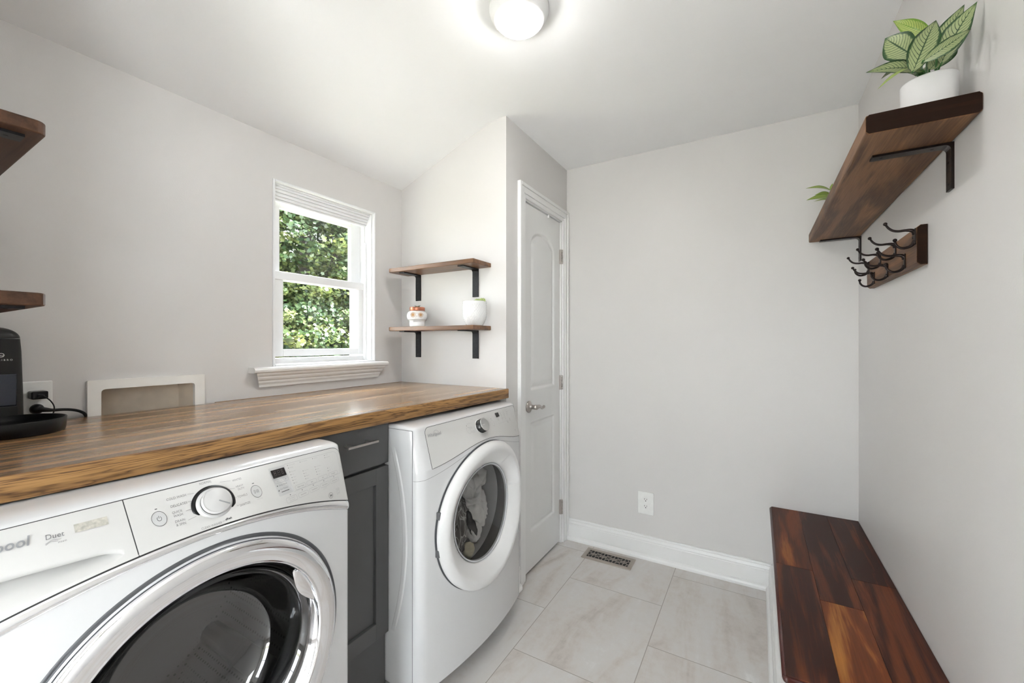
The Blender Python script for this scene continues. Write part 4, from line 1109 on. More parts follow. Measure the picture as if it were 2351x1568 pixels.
# bezel door, its front follows the bulging body
def dbul(p, r, h, a):
    Y = max(min(p[1], D['yc'] + D['h']), D['yc'] - D['h'])
    x = p[0] + surf(D, Y, 0.5, False)
    ang = math.degrees(a) % 360
    if 14 < ang < 56 and 0.186 < r < 0.246:      # finger scoop
        k = math.sin(PI * (ang - 14) / 42) ** 0.5 * math.sin(PI * (r - 0.186) / 0.060) ** 0.7
        x -= 0.016 * k
    return (x, p[1], p[2])
b = MB()
prof = [(DR - 0.010, -0.004), (DR - 0.004, 0.004), (DR, 0.008), (DR + 0.0005, 0.016), (DR - 0.004, 0.025), (DR - 0.014, 0.032), (DR - 0.026, 0.035), (DR - 0.034, 0.0335)]
prof += [(DR - 0.034 - 0.055 * k / 12, 0.0335 - 0.040 * (k / 12) ** 1.15) for k in range(1, 13)] + [(DR - 0.091, -0.010), (DR - 0.093, -0.016)]
b.lathe(prof, (0, DDY, DDZ), 'X', 180, fn=dbul); b.recalc()
dd = b.build('door', M['plastic'], dm, label='white round door with deep sloped rim')
b = MB(); b.lathe([(DR - 0.091, -0.006), (DR - 0.094, -0.0035), (DR - 0.0965, -0.006), (DR - 0.098, -0.016)], (0, DDY, DDZ), 'X', 128, fn=dbul); b.recalc(); b.build('door_glass_ring', M['scoop'], dd)
b = MB(); b.lathe([(DR - 0.095, -0.008), (0.15, -0.0085), (0.10, -0.0085), (0.05, -0.0085), (0.0, -0.0085)], (0, DDY, DDZ), 'X', 96, fn=dbul); b.recalc(); b.build('door_glass', M['dryglass'], dd, label='smoked round glass of the dryer door')
b = MB(); b.lathe([(DR + 0.0022, 0.0006), (DR - 0.012, 0.0012)], (0, DDY, DDZ), 'X', 128, fn=dbul); b.build('door_shadow_gap', M['rubber'], dm)
for zz in (0.655, 0.528):
    b = MB()
    yh = DDY - math.sqrt(DR ** 2 - (zz - DDZ) ** 2) - 0.001
    xh = surf(D, yh, 0.5, False)
    b.box(xh - 0.002, xh + 0.014, yh - 0.003, yh + 0.008, zz - 0.013, zz + 0.013, 0.002); b.build('door_hinge', M['hingegrey'], dm)
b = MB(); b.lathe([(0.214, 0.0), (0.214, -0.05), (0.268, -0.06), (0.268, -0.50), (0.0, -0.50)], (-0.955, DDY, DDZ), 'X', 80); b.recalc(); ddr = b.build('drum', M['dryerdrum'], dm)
for k in range(3):
    a = math.radians(15 + 120 * k); b = MB()
    b.tube([(-1.03, DDY + 0.262 * math.cos(a), DDZ + 0.262 * math.sin(a)), (-1.44, DDY + 0.262 * math.cos(a), DDZ + 0.262 * math.sin(a))], 0.028, 12); b.build('drum_paddle', M['greypanel'], ddr)

# dryer knob
KY, KZ = 1.361, 0.9125; kx = surf(D, KY, KZ); kt = math.radians(28)
def kn_fn(p, r, h, a):
    y = r * math.cos(a); u = r * math.sin(a)
    return (kx + 0.001 + h * math.cos(kt) - u * math.sin(kt), KY + y, KZ + u * math.cos(kt) + h * math.sin(kt))
b = MB(); b.lathe([(0.0, 0.0), (0.0305, 0.0), (0.0310, 0.0015), (0.0290, 0.0022), (0.0, 0.0022)], (0, 0, 0), 'X', 48, fn=kn_fn); b.recalc(); b.build('dial_base', M['plastic'], dm)
b = MB(); b.lathe([(0.0275, 0.002), (0.0265, 0.026), (0.0, 0.026)], (0, 0, 0), 'X', 48, fn=kn_fn); b.recalc(); kk = b.build('dial', M['knobside'], dm)
b = MB(); b.lathe([(0.0265, 0.0255), (0.0262, 0.0275), (0.0245, 0.0285), (0.0235, 0.0278), (0.0, 0.0282)], (0, 0, 0), 'X', 48, fn=kn_fn); b.recalc(); b.build('dial_face', M['knobface'], kk, label='silver dial face')
b = MB(); q = [(-0.0235, -0.0008), (-0.004, -0.0008), (-0.004, 0.0008), (-0.0235, 0.0008)]
b._add([kn_fn(None, math.hypot(u, v_), 0.0292, math.atan2(v_, u)) for u, v_ in q], [(0, 1, 2, 3)]); b.build('dial_pointer', M['plastic'], kk)
# dryer lettering
b = MB(); bd = MB(); bl = MB(); lo = MB()
def TD(mb, s, y, z, size, align='CENTER', shear=0.1, bold=0.0): put_text(mb, s, size, smap(D, 0.0028, y, z), align, shear, bold)
TD(lo, 'Whirlpool', 1.1130, 0.9270, 0.0150, shear=0.15, bold=0.0003)
ribbon(lo, [(1.123 + 0.013 * math.cos(a), 0.9285 + 0.011 * math.sin(a)) for a in [0.2 + 3.4 * k / 20 for k in range(21)]], 0.001, smap(D, 0.0028))
for s, y, z, al in (('Normal', 1.335, 0.9445, 'CENTER'), ('Heavy Duty', 1.312, 0.9330, 'RIGHT'), ('Bulky Items', 1.312, 0.9205, 'RIGHT'), ('Wrinkle', 1.312, 0.9165, 'RIGHT'), ('Timed Dry', 1.316, 0.9060, 'RIGHT'), ('Damp Dry', 1.316, 0.9020, 'RIGHT'),
                    ('Delicates', 1.407, 0.9400, 'LEFT'), ('Casual', 1.412, 0.9290, 'LEFT')): TD(bl, s, y, z, 0.0040, al)
for (a_, c_) in (((1.314, 0.933), (1.328, 0.933)), ((1.314, 0.9185), (1.326, 0.917)), ((1.318, 0.904), (1.328, 0.906)), ((1.392, 0.938), (1.404, 0.940)), ((1.398, 0.929), (1.409, 0.929))): ribbon(bl, [a_, c_], 0.0003, smap(D, 0.0028))
for y in (1.2865, 1.457):
    ribbon(bl, circ(y, 0.9115, 0.0105), 0.0006, smap(D, 0.0028), True); dot(bd, D, y + 0.001, 0.9275, 0.0014, 0.0028)
TD(bl, 'I', 1.2865, 0.9115, 0.004); TD(bl, 'II', 1.457, 0.9115, 0.005); TD(bl, 'Start', 1.457, 0.8975, 0.0030)
rect(bd, D, 1.5050, 1.5330, 0.9270, 0.9430, 0.0030)
ribbon(bl, [(1.50, 0.9240), (1.50, 0.9010), (1.535, 0.9010), (1.60, 0.9000)], 0.0004, smap(D, 0.0028)); ribbon(bl, [(1.540, 0.9400), (1.635, 0.9400), (1.640, 0.936), (1.640, 0.912)], 0.0004, smap(D, 0.0028))
random.seed(4)
for (yy, names) in ((1.545, ('High', 'Medium', 'Low', 'Extra Low', 'Air')), (1.572, ('More', 'Normal', 'Less', 'Damp', 'Temp')), (1.599, ('Wrinkle', 'Shield', 'Off', '', ''))):
    for k, s in enumerate(names):
        if s: TD(b, s, yy, 0.9350 - 0.0062 * k, 0.0034, 'LEFT'); dot(bd, D, yy - 0.003, 0.9350 - 0.0062 * k, 0.0006, 0.0028)
for (yy, zz, s) in ((1.512, 0.9200, 'Time'), (1.512, 0.9150, 'Adjust'), (1.512, 0.9100, '-   +'), (1.612, 0.9060, 'Damp'), (1.612, 0.9015, 'Signal'), (1.612, 0.8970, 'Lock'), (1.585, 0.8970, 'Static'), (1.585, 0.8925, 'Reduce')): TD(b, s, yy, zz, 0.0036)
TD(bl, 'Sensing   Wet   Dry   Cool Down', 1.592, 0.9455, 0.0030)
TD(bd, 'A', 1.6385, 0.8500, 0.0075); TD(bl, 'energy', 1.6385, 0.8435, 0.0030)
b.build('panel_lettering', M['ink'], dm); bd.build('panel_marks', M['inkd'], dm); bl.build('small_print', M['inkl'], dm); lo.build('badge', M['logo'], dm, label='silver script badge')
for (x, y) in ((-1.03, 1.08), (-1.03, 1.64), (-1.6, 1.08), (-1.6, 1.64)):
    b = MB(); b.tube([(x, y, 0.0), (x, y, D['z0'] + 0.002)], 0.02, 12); b.build('foot', M['rubber'], dm)

# laundry inside the dryer
def crumple(name, mat, c, rad, seed, label, cat, rough=0.35, fr=9.0, rot=(0, 0, 0), sub=5):
    bm = bmesh.new(); bmesh.ops.create_icosphere(bm, subdivisions=sub, radius=1.0)
    R_ = Euler(rot).to_matrix(); off = Vector((seed * 3.1, seed * 1.7, seed))
    for v in bm.verts:
        d = v.co.copy(); p = Vector((d.x * rad[0], d.y * rad[1], d.z * rad[2]))
        n1_ = 1 - abs(noise.noise(p * fr + off)) * 2.2; n2_ = 1 - abs(noise.noise(p * fr * 2.6 + off)) * 2.0
        k = 1 + rough * (n1_ - 0.6) + rough * 0.35 * (n2_ - 0.5)
        v.co = R_ @ (p * k)
    for f in bm.faces: f.smooth = True
    b = MB(); b.bm.free(); b.bm = bm
    o = b.build(name, mat); o.location = c
    return tag(o, label, cat, 'laundry inside the dryer')
crumple('crumpled_shirt', M['whitecloth'], (-1.010, 1.395, 0.590), (0.045, 0.048, 0.105), 1, 'white crumpled shirt hanging down the middle of the dryer window', 'clothing', 0.5, 14, (0.35, 0, 0))
crumple('crumpled_shirt', M['whitecloth'], (-0.998, 1.415, 0.690), (0.030, 0.032, 0.048), 2, 'white sleeve end standing up above the crumpled shirt in the dryer', 'clothing', 0.4, 18, (-0.3, 0, 0), 4)
crumple('crumpled_shirt', M['whitecloth'], (-0.998, 1.375, 0.487), (0.026, 0.036, 0.052), 5, 'small white ruffled cloth below the shirt in the dryer', 'clothing', 0.55, 22, (0.5, 0, 0), 4)
crumple('patterned_sheet', M['patcloth'], (-1.055, 1.280, 0.520), (0.070, 0.105, 0.150), 3, 'grey patterned cloth heaped at lower left in the dryer window', 'cloth', 0.4, 11, (0.3, 0, 0))
crumple('waffle_towel', M['waffle'], (-1.070, 1.265, 0.670), (0.050, 0.075, 0.055), 4, 'grey waffle towel at the upper left of the laundry in the dryer', 'towel', 0.3, 12, (-0.4, 0, 0), 4)
crumple('crumpled_shirt', M['whitecloth'], (-0.990, 1.185, 0.610), (0.022, 0.018, 0.070), 6, 'white cloth pressed against the left rim of the dryer window', 'clothing', 0.25, 14, (0, 0, 0), 4)
crumple('sock', M['yellowcloth'], (-0.985, 1.330, 0.425), (0.020, 0.026, 0.032), 7, 'cream sock at the bottom of the dryer window', 'sock', 0.3, 22, (0, 0, 0), 4)
crumple('sock', M['blackcloth'], (-0.985, 1.350, 0.520), (0.014, 0.018, 0.070), 8, 'long black sock lying across the laundry in the dryer', 'sock', 0.3, 20, (0.45, 0, 0), 4)

# ------------------------------------------------------------------ base cabinet between the machines
bc = thing('base_cabinet', (-1.4, 0.878, 0), 'dark grey shaker cabinet between washer and dryer', 'cabinet')
CX0 = -1.112; cy0, cy1 = 0.750, 1.016
b = MB(); b.box(-1.70, CX0, cy0, cy1, 0.0, 0.978); b.build('carcass', M['cabinet'], bc)
b = MB(); b.box(CX0 + 0.001, -1.092, cy0 + 0.002, cy1 - 0.002, 0.838, 0.974, 0.0015); dw = b.build('drawer', M['cabinet'], bc)
b = MB()
b.box(-1.060, -1.053, 0.822, 0.938, 0.926, 0.933, 0.001)
for y in (0.840, 0.918): b.box(-1.092, -1.058, y - 0.004, y + 0.004, 0.9265, 0.9325)
b.build('drawer_pull', M['pull'], dw, label='brushed nickel bar pull')
b = MB()
frame_box(b, CX0 + 0.001, -1.092, cy0 + 0.002, cy1 - 0.002, 0.256, 0.828, 0.054, 0.001)
b.box(CX0 + 0.001, -1.103, cy0 + 0.05, cy1 - 0.05, 0.30, 0.78); b.build('cabinet_door', M['cabinet'], bc)

# ------------------------------------------------------------------ wall shelves
def holes(b, pts, axis='Y'):
    for p in pts: b.disc(p, 0.0035, axis, 12)
def bracket(parent, origin, out, leg_v=0.14, leg_h=0.125, wd=0.030, th=0.005, wall='Y', mat=None, hole=True):
    """L bracket: vertical leg on the wall, horizontal leg under the board, rounded bend.  out = unit vector away from wall"""
    mat = mat or M['iron']
    pr = []
    r = 0.012
    outer = [(0, -leg_v), (0, -0.0)] ; 
    pts_o = [(0, -leg_v), (0, -0.001), (0.001, 0), (leg_h, 0)]
    inner = [(leg_h, -th), (th + r, -th)] + [(th + r - r * math.sin(a), -th - r + r * math.cos(a)) for a in [PI / 2 * k / 5 for k in range(1, 6)]] + [(th, -leg_v)]
    poly = pts_o + inner
    b = MB(); n = len(poly); ox, oy, oz = origin
    lat = Vector((-out[1], out[0], 0))
    V_ = []
    for s in (-wd / 2, wd / 2):
        for (d, z) in poly: V_.append((ox + out[0] * d + lat.x * s, oy + out[1] * d + lat.y * s, oz + z))
    b._add(V_, [(i, (i + 1) % n, n + (i + 1) % n, n + i) for i in range(n)] + [tuple(range(n)), tuple(range(2 * n - 1, n - 1, -1))]); b.recalc()
    o = b.build('bracket', mat, parent)
    if hole:
        e = th + 0.0006
        for zz in (-0.045, -leg_v + 0.015):
            b = MB()
            c = (ox + out[0] * e, oy + out[1] * e, oz + zz)
            b.lathe([(0.0, 0.0003), (0.0034, 0.0003), (0.0036, 0.0)], (0, 0, 0), 'X', 12, fn=lambda p, r, h, a: (c[0] + out[0] * h + lat.x * r * math.cos(a), c[1] + out[1] * h + lat.y * r * math.cos(a), c[2] + r * math.sin(a))); b.build('screw', M['dark'], o)
        for dd_ in (0.035, leg_h - 0.02):
            c2 = (ox + out[0] * dd_, oy + out[1] * dd_, oz - e)
            b = MB(); b.lathe([(0.0, -0.0003), (0.0034, -0.0003), (0.0036, 0.0)], c2, 'Z', 12); b.build('screw', M['dark'], o)
    return o

def shelf_board(x0, x1, y0, y1, z0, z1, rc=None, bev=0.004):
    """board outline in plan with rounded free corners (list of corner ids)"""
    b = MB(); r = 0.016; poly = []
    for cid, (cx, cy, a0) in enumerate(((x1, y1, 0), (x0, y1, 90), (x0, y0, 180), (x1, y0, 270))):
        if rc and cid in rc:
            ccx = cx - r if cid in (0, 3) else cx + r; ccy = cy - r if cid in (0, 1) else cy + r
            for k in range(7):
                a = math.radians(a0 + 90 * k / 6); poly.append((ccx + r * math.cos(a), ccy + r * math.sin(a)))
        else: poly.append((cx, cy))
    vv = b.prism(poly, 'Z', z0, z1)
    es = [e for e in b.bm.edges if abs(e.verts[0].co.z - e.verts[1].co.z) < 1e-6]
    bmesh.ops.bevel(b.bm, geom=es, offset=bev, segments=3, affect='EDGES', profile=0.5)
    return b
for nm, z0, lb in (('upper', 1.621, 'small upper wall shelf on black brackets in the corner right of the window, empty'),
                   ('lower', 1.309, 'small lower wall shelf right of the window holding skull pot and white planter')):
    s_ = thing('wall_shelf', (-1.42, YA, z0), lb, 'shelf', 'floating wood shelves')
    b = shelf_board(-1.700, -1.138, 1.573, YA - 0.001, z0, z0 + 0.0215, rc=(2,), bev=0.003); b.build('shelf_board', M['shelfx'], s_)
    for x in (-1.619, -1.230): bracket(s_, (x, YA, z0 - 0.0002), (0, -1), 0.142, 0.128, 0.036)
for nm, z0, lb in (('upper', 1.628, 'dark wood shelf end at the upper left edge of the photo'),
                   ('lower', 1.316, 'dark wood shelf end above the pet feeder at the left edge')):
    s_ = thing('wall_shelf', (-1.42, YN, z0), lb, 'shelf', 'floating wood shelves')
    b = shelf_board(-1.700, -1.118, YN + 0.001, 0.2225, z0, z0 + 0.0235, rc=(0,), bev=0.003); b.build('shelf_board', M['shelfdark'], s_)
    for x in (-1.619, -1.165): bracket(s_, (x, YN, z0 - 0.0002), (0, 1), 0.142, 0.160, 0.036)

rs = thing('wall_shelf', (XR, 1.85, 1.729), 'long thick dark wood shelf high on the right wall holding potted plants', 'shelf', 'floating wood shelves')
b = shelf_board(0.2155, XR - 0.001, 1.2395, 2.455, 1.729, 1.773, bev=0.006); b.build('shelf_board', M['shelf'], rs)
b = MB(); b.prism([(0.2165, 1.735), (0.222, 1.7295), (0.399, 1.7295), (0.4035, 1.735), (0.4035, 1.767), (0.399, 1.7725), (0.222, 1.7725), (0.2165, 1.767)], 'Y', 1.2388, 1.2400)
b.build('end_grain', M['shelfend'], rs, label='darker end grain face')
for y in (1.403, 2.425): bracket(rs, (XR, y, 1.7288), (-1, 0), 0.112, 0.150, 0.032, 0.0055, mat=M['bronze'])

# ------------------------------------------------------------------ coat rack
cr = thing('coat_rack', (XR, 1.866, 1.52), 'wooden coat rack with seven black double hooks under the right wall shelf', 'coat rack')
b = MB()
b.prism([(XR - 0.001, 1.465), (XR - 0.015, 1.465), (XR - 0.023, 1.472), (XR - 0.023, 1.569), (XR - 0.015, 1.576), (XR - 0.001, 1.576)], 'Y', 1.563, 2.170)
bmesh.ops.bevel(b.bm, geom=[e for e in b.bm.edges if abs(e.verts[0].co.y - e.verts[1].co.y) < 1e-6], offset=0.002, segments=2, affect='EDGES')
b.build('board', M['shelf'], cr)
b = MB(); b.prism([(XR - 0.0015, 1.466), (XR - 0.0148, 1.466), (XR - 0.0225, 1.4728), (XR - 0.0225, 1.5682), (XR - 0.0148, 1.575), (XR - 0.0015, 1.575)], 'Y', 1.5622, 1.5632); b.build('end_grain', M['shelfend'], cr)
b = MB(); b.tube([(XR - 0.0235, 1.60, 1.548), (XR - 0.0229, 1.60, 1.548)], 0.004, 10); b.build('screw_hole', M['dark'], cr)
def hook_mesh():
    b = MB(); x = -0.0225
    b.box(x - 0.004, x, -0.007, 0.007, -0.023, 0.023, 0.002)
    def q(pts, r): b.tube([(x + a_, 0, c_) for a_, c_ in pts], r, 12, sm=5)
    up = [(-0.002, 0.006), (-0.004, 0.014), (-0.010, 0.0185), (-0.022, 0.020), (-0.036, 0.0195), (-0.048, 0.0225), (-0.057, 0.030), (-0.0630, 0.0395)]
    q(up, [0.006, 0.006, 0.005, 0.0036, 0.0034, 0.0034, 0.0032, 0.0028])
    b.ball((x - 0.0650, 0, 0.0435), 0.0052, 14)
    dn = [(-0.002, -0.012), (-0.006, -0.021), (-0.014, -0.0275), (-0.026, -0.0300), (-0.036, -0.026), (-0.0425, -0.017), (-0.0440, -0.009)]
    q(dn, [0.005, 0.0045, 0.0038, 0.0034, 0.0034, 0.0032, 0.0028])
    b.ball((x - 0.0440, 0, -0.0055), 0.0052, 14)
    return b
hk = None
for (y, z) in ((1.574, 1.5455), (1.765, 1.5455), (1.953, 1.5455), (2.135, 1.5455), (1.669, 1.492), (1.859, 1.492), (2.045, 1.492)):
    if hk is None:
        hk = hook_mesh().build('coat_hook', M['bronze'], cr, local=True); o = hk
    else:
        o = hk.copy(); COL.objects.link(o); o.parent = cr
    o.location = Vector((XR, y, z)) - Vector(cr.location)

# ------------------------------------------------------------------ bench
be = thing('bench', (0.235, 1.86, 0), 'dark red brown wooden bench built along the right wall', 'bench')
b = MB()
ZB = 0.4215
xs = (0.062, 0.174, 0.284, 0.404)
rows = [[(1.238, 1.850, 0.42), (1.850, 2.469, 0.62)], [(1.238, 1.653, 0.95), (1.653, 2.469, 0.30)], [(1.238, 1.856, 0.50), (1.856, 2.469, 0.22)]]
for i, row in enumerate(rows):
    for (ya, yb, tn) in row:
        b.box(xs[i] + 0.0002, xs[i + 1] - 0.0002, ya + 0.0002, yb - 0.0002, ZB - 0.030, ZB, 0.0007, 1, tint=tn)
b.build('seat_top', M['bench'], be)
b = MB(); b.tube([(0.0625, 1.243, ZB - 0.012), (0.0625, 2.468, ZB - 0.012)], 0.0085, 12); b.tube([(0.066, 1.2395, ZB - 0.012), (0.402, 1.2395, ZB - 0.012)], 0.0085, 12)
b.ball((0.0635, 1.2405, ZB - 0.012), 0.0088)
b.build('rounded_nosing', paint('mahogany_nosing', lin((66, 24, 18)), 0.35, nscale=200, amt=0.25), be)
b = MB(); b.box(0.068, 0.404, 1.252, 2.469, 0.0, ZB - 0.0305); b.build('base_box', M['trim'], be)
b = MB()
b.prism([(0.068 - d, z) for d, z in base_prof(t=0.017, shoe=0.030)], 'Y', 1.252, 2.452)
b.build('base_moulding', M['trim'], be)

# ------------------------------------------------------------------ plants
def leaf(b, base, tip, width, nrm, curl=0.12, fold=0.25, shape=0.42, blunt=1.0):
    base, tip, nrm = Vector(base), Vector(tip), Vector(nrm).normalized()
    ax = tip - base; L_ = ax.length; axn = ax.normalized(); side = axn.cross(nrm).normalized(); up = side.cross(axn).normalized()
    def P(i, j):
        s = i; v = j * 2 - 1
        wdt = width * 0.5 * (math.sin(PI * min(1, s ** (math.log(0.5) / math.log(shape)))) ** 0.85 * (1.0 if s < 0.55 else 1 - 0.38 * ((s - 0.55) / 0.45) ** 1.3 * blunt))
        c = base + ax * s + up * (math.sin(PI * s) * curl * L_)
        return c + side * (v * wdt) + up * (abs(v) * wdt * fold)
    b.grid(P, 16, 8, smooth=True, uv=True)
PX, PY = 0.343, 1.322
pt_ = thing('flower_pot', (PX, PY, 1.773), 'matte white round pot at the near end of the long right shelf', 'pot')
b = MB(); b.lathe([(0.0, 0.0), (0.043, 0.0), (0.0455, 0.003), (0.0485, 0.040), (0.0495, 0.078), (0.0490, 0.0805), (0.0470, 0.0805), (0.0460, 0.076), (0.0455, 0.066)], (PX, PY, 1.773), 'Z', 64); b.recalc()
b.build('pot', M['matpot'], pt_)
b = MB(); b.lathe([(0.0455, 0.066), (0.03, 0.070), (0.0, 0.071)], (PX, PY, 1.773), 'Z', 32); b.build('soil', M['soil'], pt_)
pl = thing('potted_plant', (PX, PY, 1.843), 'striped green leafy plant growing from the matte white pot', 'plant')
NC = (-0.30, -0.92, -0.35)
LV = [('A', (0.3508, 1.2754, 1.8654), (0.3955, 1.2374, 1.9602), 0.048, (-0.55, -0.85, -0.15), 0.10, 0.42, 1.0),
      ('A', (0.3644, 1.3298, 1.9154), (0.3965, 1.3033, 1.9996), 0.045, (-0.65, -0.75, -0.15), 0.08, 0.45, 1.0),
      ('A', (0.2903, 1.2165, 1.8341), (0.3343, 1.2424, 1.9484), 0.0490, (-0.25, -0.9, -0.3), 0.10, 0.40, 1.0),
      ('B', (0.3659, 1.4004, 2.0072), (0.2989, 1.4073, 2.0703), 0.034, (-0.2, -0.9, -0.5), 0.12, 0.40, 1.0),
      ('A', (0.3240, 1.3016, 1.9000), (0.2657, 1.318, 1.9819), 0.0600, (-0.35, -0.9, -0.3), 0.10, 0.58, 1.0),
      ('A', (0.3226, 1.2700, 1.8560), (0.2183, 1.2552, 1.8795), 0.0400, (-0.1, -0.9, 0.35), 0.10, 0.45, 1.0),
      ('B', (0.2990, 1.2460, 1.8620), (0.2237, 1.1771, 1.7963), 0.0115, (-0.3, -0.8, 0.5), 0.06, 0.45, 1.0),
      ('A', (0.3022, 1.2002, 1.8442), (0.3757, 1.203, 1.888), 0.0270, (-0.2, -0.85, -0.5), 0.14, 0.40, 1.0),
      ('B', (0.3504, 1.2868, 1.9238), (0.3936, 1.2774, 1.9408), 0.0250, (-0.3, -0.9, -0.3), 0.10, 0.45, 1.0),
      ('B', (0.3055, 1.3996, 1.9998), (0.2778, 1.3948, 1.9902), 0.0110, (0, -1, 0), 0.06, 0.45, 1.0),
      ('A', (0.3400, 1.3068, 1.8735), (0.3883, 1.3091, 1.9238), 0.0480, (-0.35, -0.9, -0.1), 0.10, 0.42, 1.0),
      ('A', (0.3300, 1.3500, 1.8900), (0.2800, 1.4300, 1.9400), 0.0400, (-0.3, 0.1, 0.9), 0.14, 0.45, 1.0),
      ('A', (0.3500, 1.3600, 1.8900), (0.3500, 1.4400, 1.9300), 0.0400, (-0.2, 0.1, 0.9), 0.14, 0.45, 1.0)]
root = Vector((PX, PY - 0.003, 1.843))
for k, (mt_, p0, p1, wd_, nr, cu_, sh_, bl_) in enumerate(LV):
    b = MB(); leaf(b, p0, p1, wd_, nr, cu_, 0.22, sh_, bl_); o = b.build('leaf', M['leaf' + mt_], pl)
    a = math.radians(40 * k); r0 = root + Vector((0.010 * math.cos(a), 0.010 * math.sin(a), 0))
    m_ = (r0 + Vector(p0)) / 2 + Vector((0, 0.0, 0.004))
    rim_safe = Vector((max(min(m_.x, PX + .03), PX - .03), max(m_.y, PY - 0.035), max(m_.z, 1.862)))
    b = MB(); b.tube([r0, rim_safe, Vector(p0), Vector(p0).lerp(Vector(p1), 0.05)], [0.0026, 0.0022, 0.0016, 0.0010], 8, sm=4); b.build('stem', M['stem'], pl)
# small far plant
QX, QY = 0.325, 2.285
qp = thing('flower_pot', (QX, QY, 1.773), 'small white pot at the far end of the long right shelf, behind its edge', 'pot')
b = MB(); b.lathe([(0.0, 0.0), (0.038, 0.0), (0.041, 0.003), (0.046, 0.062), (0.045, 0.064), (0.043, 0.062), (0.042, 0.054), (0.0, 0.056)], (QX, QY, 1.773), 'Z', 48); b.recalc(); b.build('pot', M['matpot'], qp)
ql = thing('potted_plant', (QX, QY, 1.829), 'light green leafy plant peeking out behind the far end of the right shelf', 'plant')
for (p0, p1, wd_, nr) in (((0.283, 2.2572, 1.9026), (0.1805, 2.1967, 1.9158), 0.026, (0.1, -0.7, 0.6)), ((0.2765, 2.2534, 1.8912), (0.2171, 2.2415, 1.8945), 0.0230, (0, -0.8, 0.5)),
                          ((0.2815, 2.2447, 1.8708), (0.1828, 2.1864, 1.8614), 0.031, (0.1, -0.8, 0.5)), ((0.2798, 2.2553, 1.9026), (0.2814, 2.2563, 1.9385), 0.0151, (-0.3, -0.9, 0)),
                          ((0.2879, 2.2601, 1.861), (0.2138, 2.2396, 1.8659), 0.0189, (0, -0.6, 0.8)), ((0.3400, 2.3000, 1.89), (0.3600, 2.3600, 1.94), 0.03, (0, -0.5, 0.8)), ((0.3400, 2.2700, 1.89), (0.3750, 2.2200, 1.93), 0.03, (0, -0.5, 0.8))):
    b = MB(); leaf(b, p0, p1, wd_, nr, 0.10, 0.2); b.build('leaf', M['leafB'], ql)
    r0 = Vector((QX, QY, 1.828)); b = MB(); b.tube([r0, (r0 + Vector(p0)) / 2 + Vector((0.0, 0, 0.008)), Vector(p0), Vector(p0).lerp(Vector(p1), 0.05)], [0.0024, 0.002, 0.0014, 0.0008], 8); b.build('stem', M['stem'], ql)

# planter on the lower corner shelf
ZS = 1.3305
wx, wy = -1.178, 1.640
wp = thing('planter', (wx, wy, ZS), 'white embossed ceramic planter at the right end of the lower corner shelf', 'pot')
b = MB()
def emb(p, r, h, a):
    if 0.006 < h < 0.106 and r > 0.03:
        k = 0.0006 * (math.sin(a * 30 + h * 380) + math.sin(a * 30 - h * 380))
        return (p[0] + k * math.cos(a), p[1] + k * math.sin(a), p[2])
    return p
prof = [(0.0, 0.0), (0.0375, 0.0)] + [(0.0385 + 0.0195 * math.sin(PI / 2 * min(1, (k + 1) / 22)) ** 0.9, 0.002 + 0.112 * k / 44) for k in range(45)] + [(0.0575, 0.1165), (0.0560, 0.1165), (0.0545, 0.112), (0.0535, 0.100), (0.0, 0.100)]
b.lathe(prof, (wx, wy, ZS), 'Z', 160, fn=emb); b.recalc(); b.build('pot', M['ceramic'], wp)
sp = thing('succulent', (wx + 0.020, wy - 0.005, ZS + 0.100), 'tiny green succulent just showing above the white embossed planter', 'plant')
for (ox, oy, s_) in ((0.0, 0.0, 1.0), (0.024, 0.006, 1.15), (-0.022, 0.010, 0.7)):
    b = MB()
    for k in range(16):
        a = k * 2.4; tl_ = 0.35 + 0.055 * k; r = 0.015 * s_
        c0 = Vector((wx + 0.020 + ox, wy - 0.005 + oy, ZS + 0.101))
        d = Vector((math.cos(a) * math.cos(tl_), math.sin(a) * math.cos(tl_), math.sin(tl_)))
        b.tube([c0 + Vector((0, 0, 0.008)), c0 + Vector((0, 0, 0.010)) + d * r * 0.6, c0 + Vector((0, 0, 0.012)) + d * r * 1.2], [0.002, 0.0042 * s_, 0.0008], 8)
    b.tube([c0 - Vector((0, 0, 0.001)), c0 + Vector((0, 0, 0.01))], 0.003, 8)
    b.build('rosette', M['succ'], sp)

# skull pot
kx_, ky_ = -1.551, 1.640
sk = thing('skull_pot', (kx_, ky_, ZS), 'small white painted skull pot with copper rim on the lower corner shelf', 'pot')
def skull_r(h):
    # half width of the skull at height h: square jaw, wide cheeks, rounded crown
    tab = [(0.0, 0.0395), (0.006, 0.0410), (0.022, 0.0405), (0.030, 0.0440), (0.036, 0.0505), (0.050, 0.0530), (0.060, 0.0525), (0.070, 0.0480), (0.0755, 0.0405), (0.0775, 0.0340)]
    for (h0, r0), (h1, r1) in zip(tab, tab[1:]):
        if h <= h1: k = (h - h0) / (h1 - h0); k = k * k * (3 - 2 * k); return r0 + (r1 - r0) * k
    return tab[-1][1]
def skull_pt(u_ang, h, lift=0.0):
    r = skull_r(h); ca, sa = math.cos(u_ang), math.sin(u_ang)
    e = 2.5; q_ = (abs(ca) ** e + abs(sa) ** e) ** (-1 / e)
    px, py = r * q_ * ca, r * 0.90 * q_ * sa
    if sa < -0.2:
        for ex in (-0.0200, 0.0190):
            dd_ = math.hypot(px - ex, (h - 0.0560))
            if dd_ < 0.0135: py += 0.0045 * math.cos(dd_ / 0.0135 * PI / 2)
        dn = math.hypot(px, (h - 0.044) * 0.8)
        if dn < 0.005: py += 0.0015
        if abs(px) > 0.022 and 0.018 < h < 0.036: py += 0.003 * math.sin((h - 0.018) / 0.018 * PI)
    return (kx_ + px, ky_ + py, ZS + h)
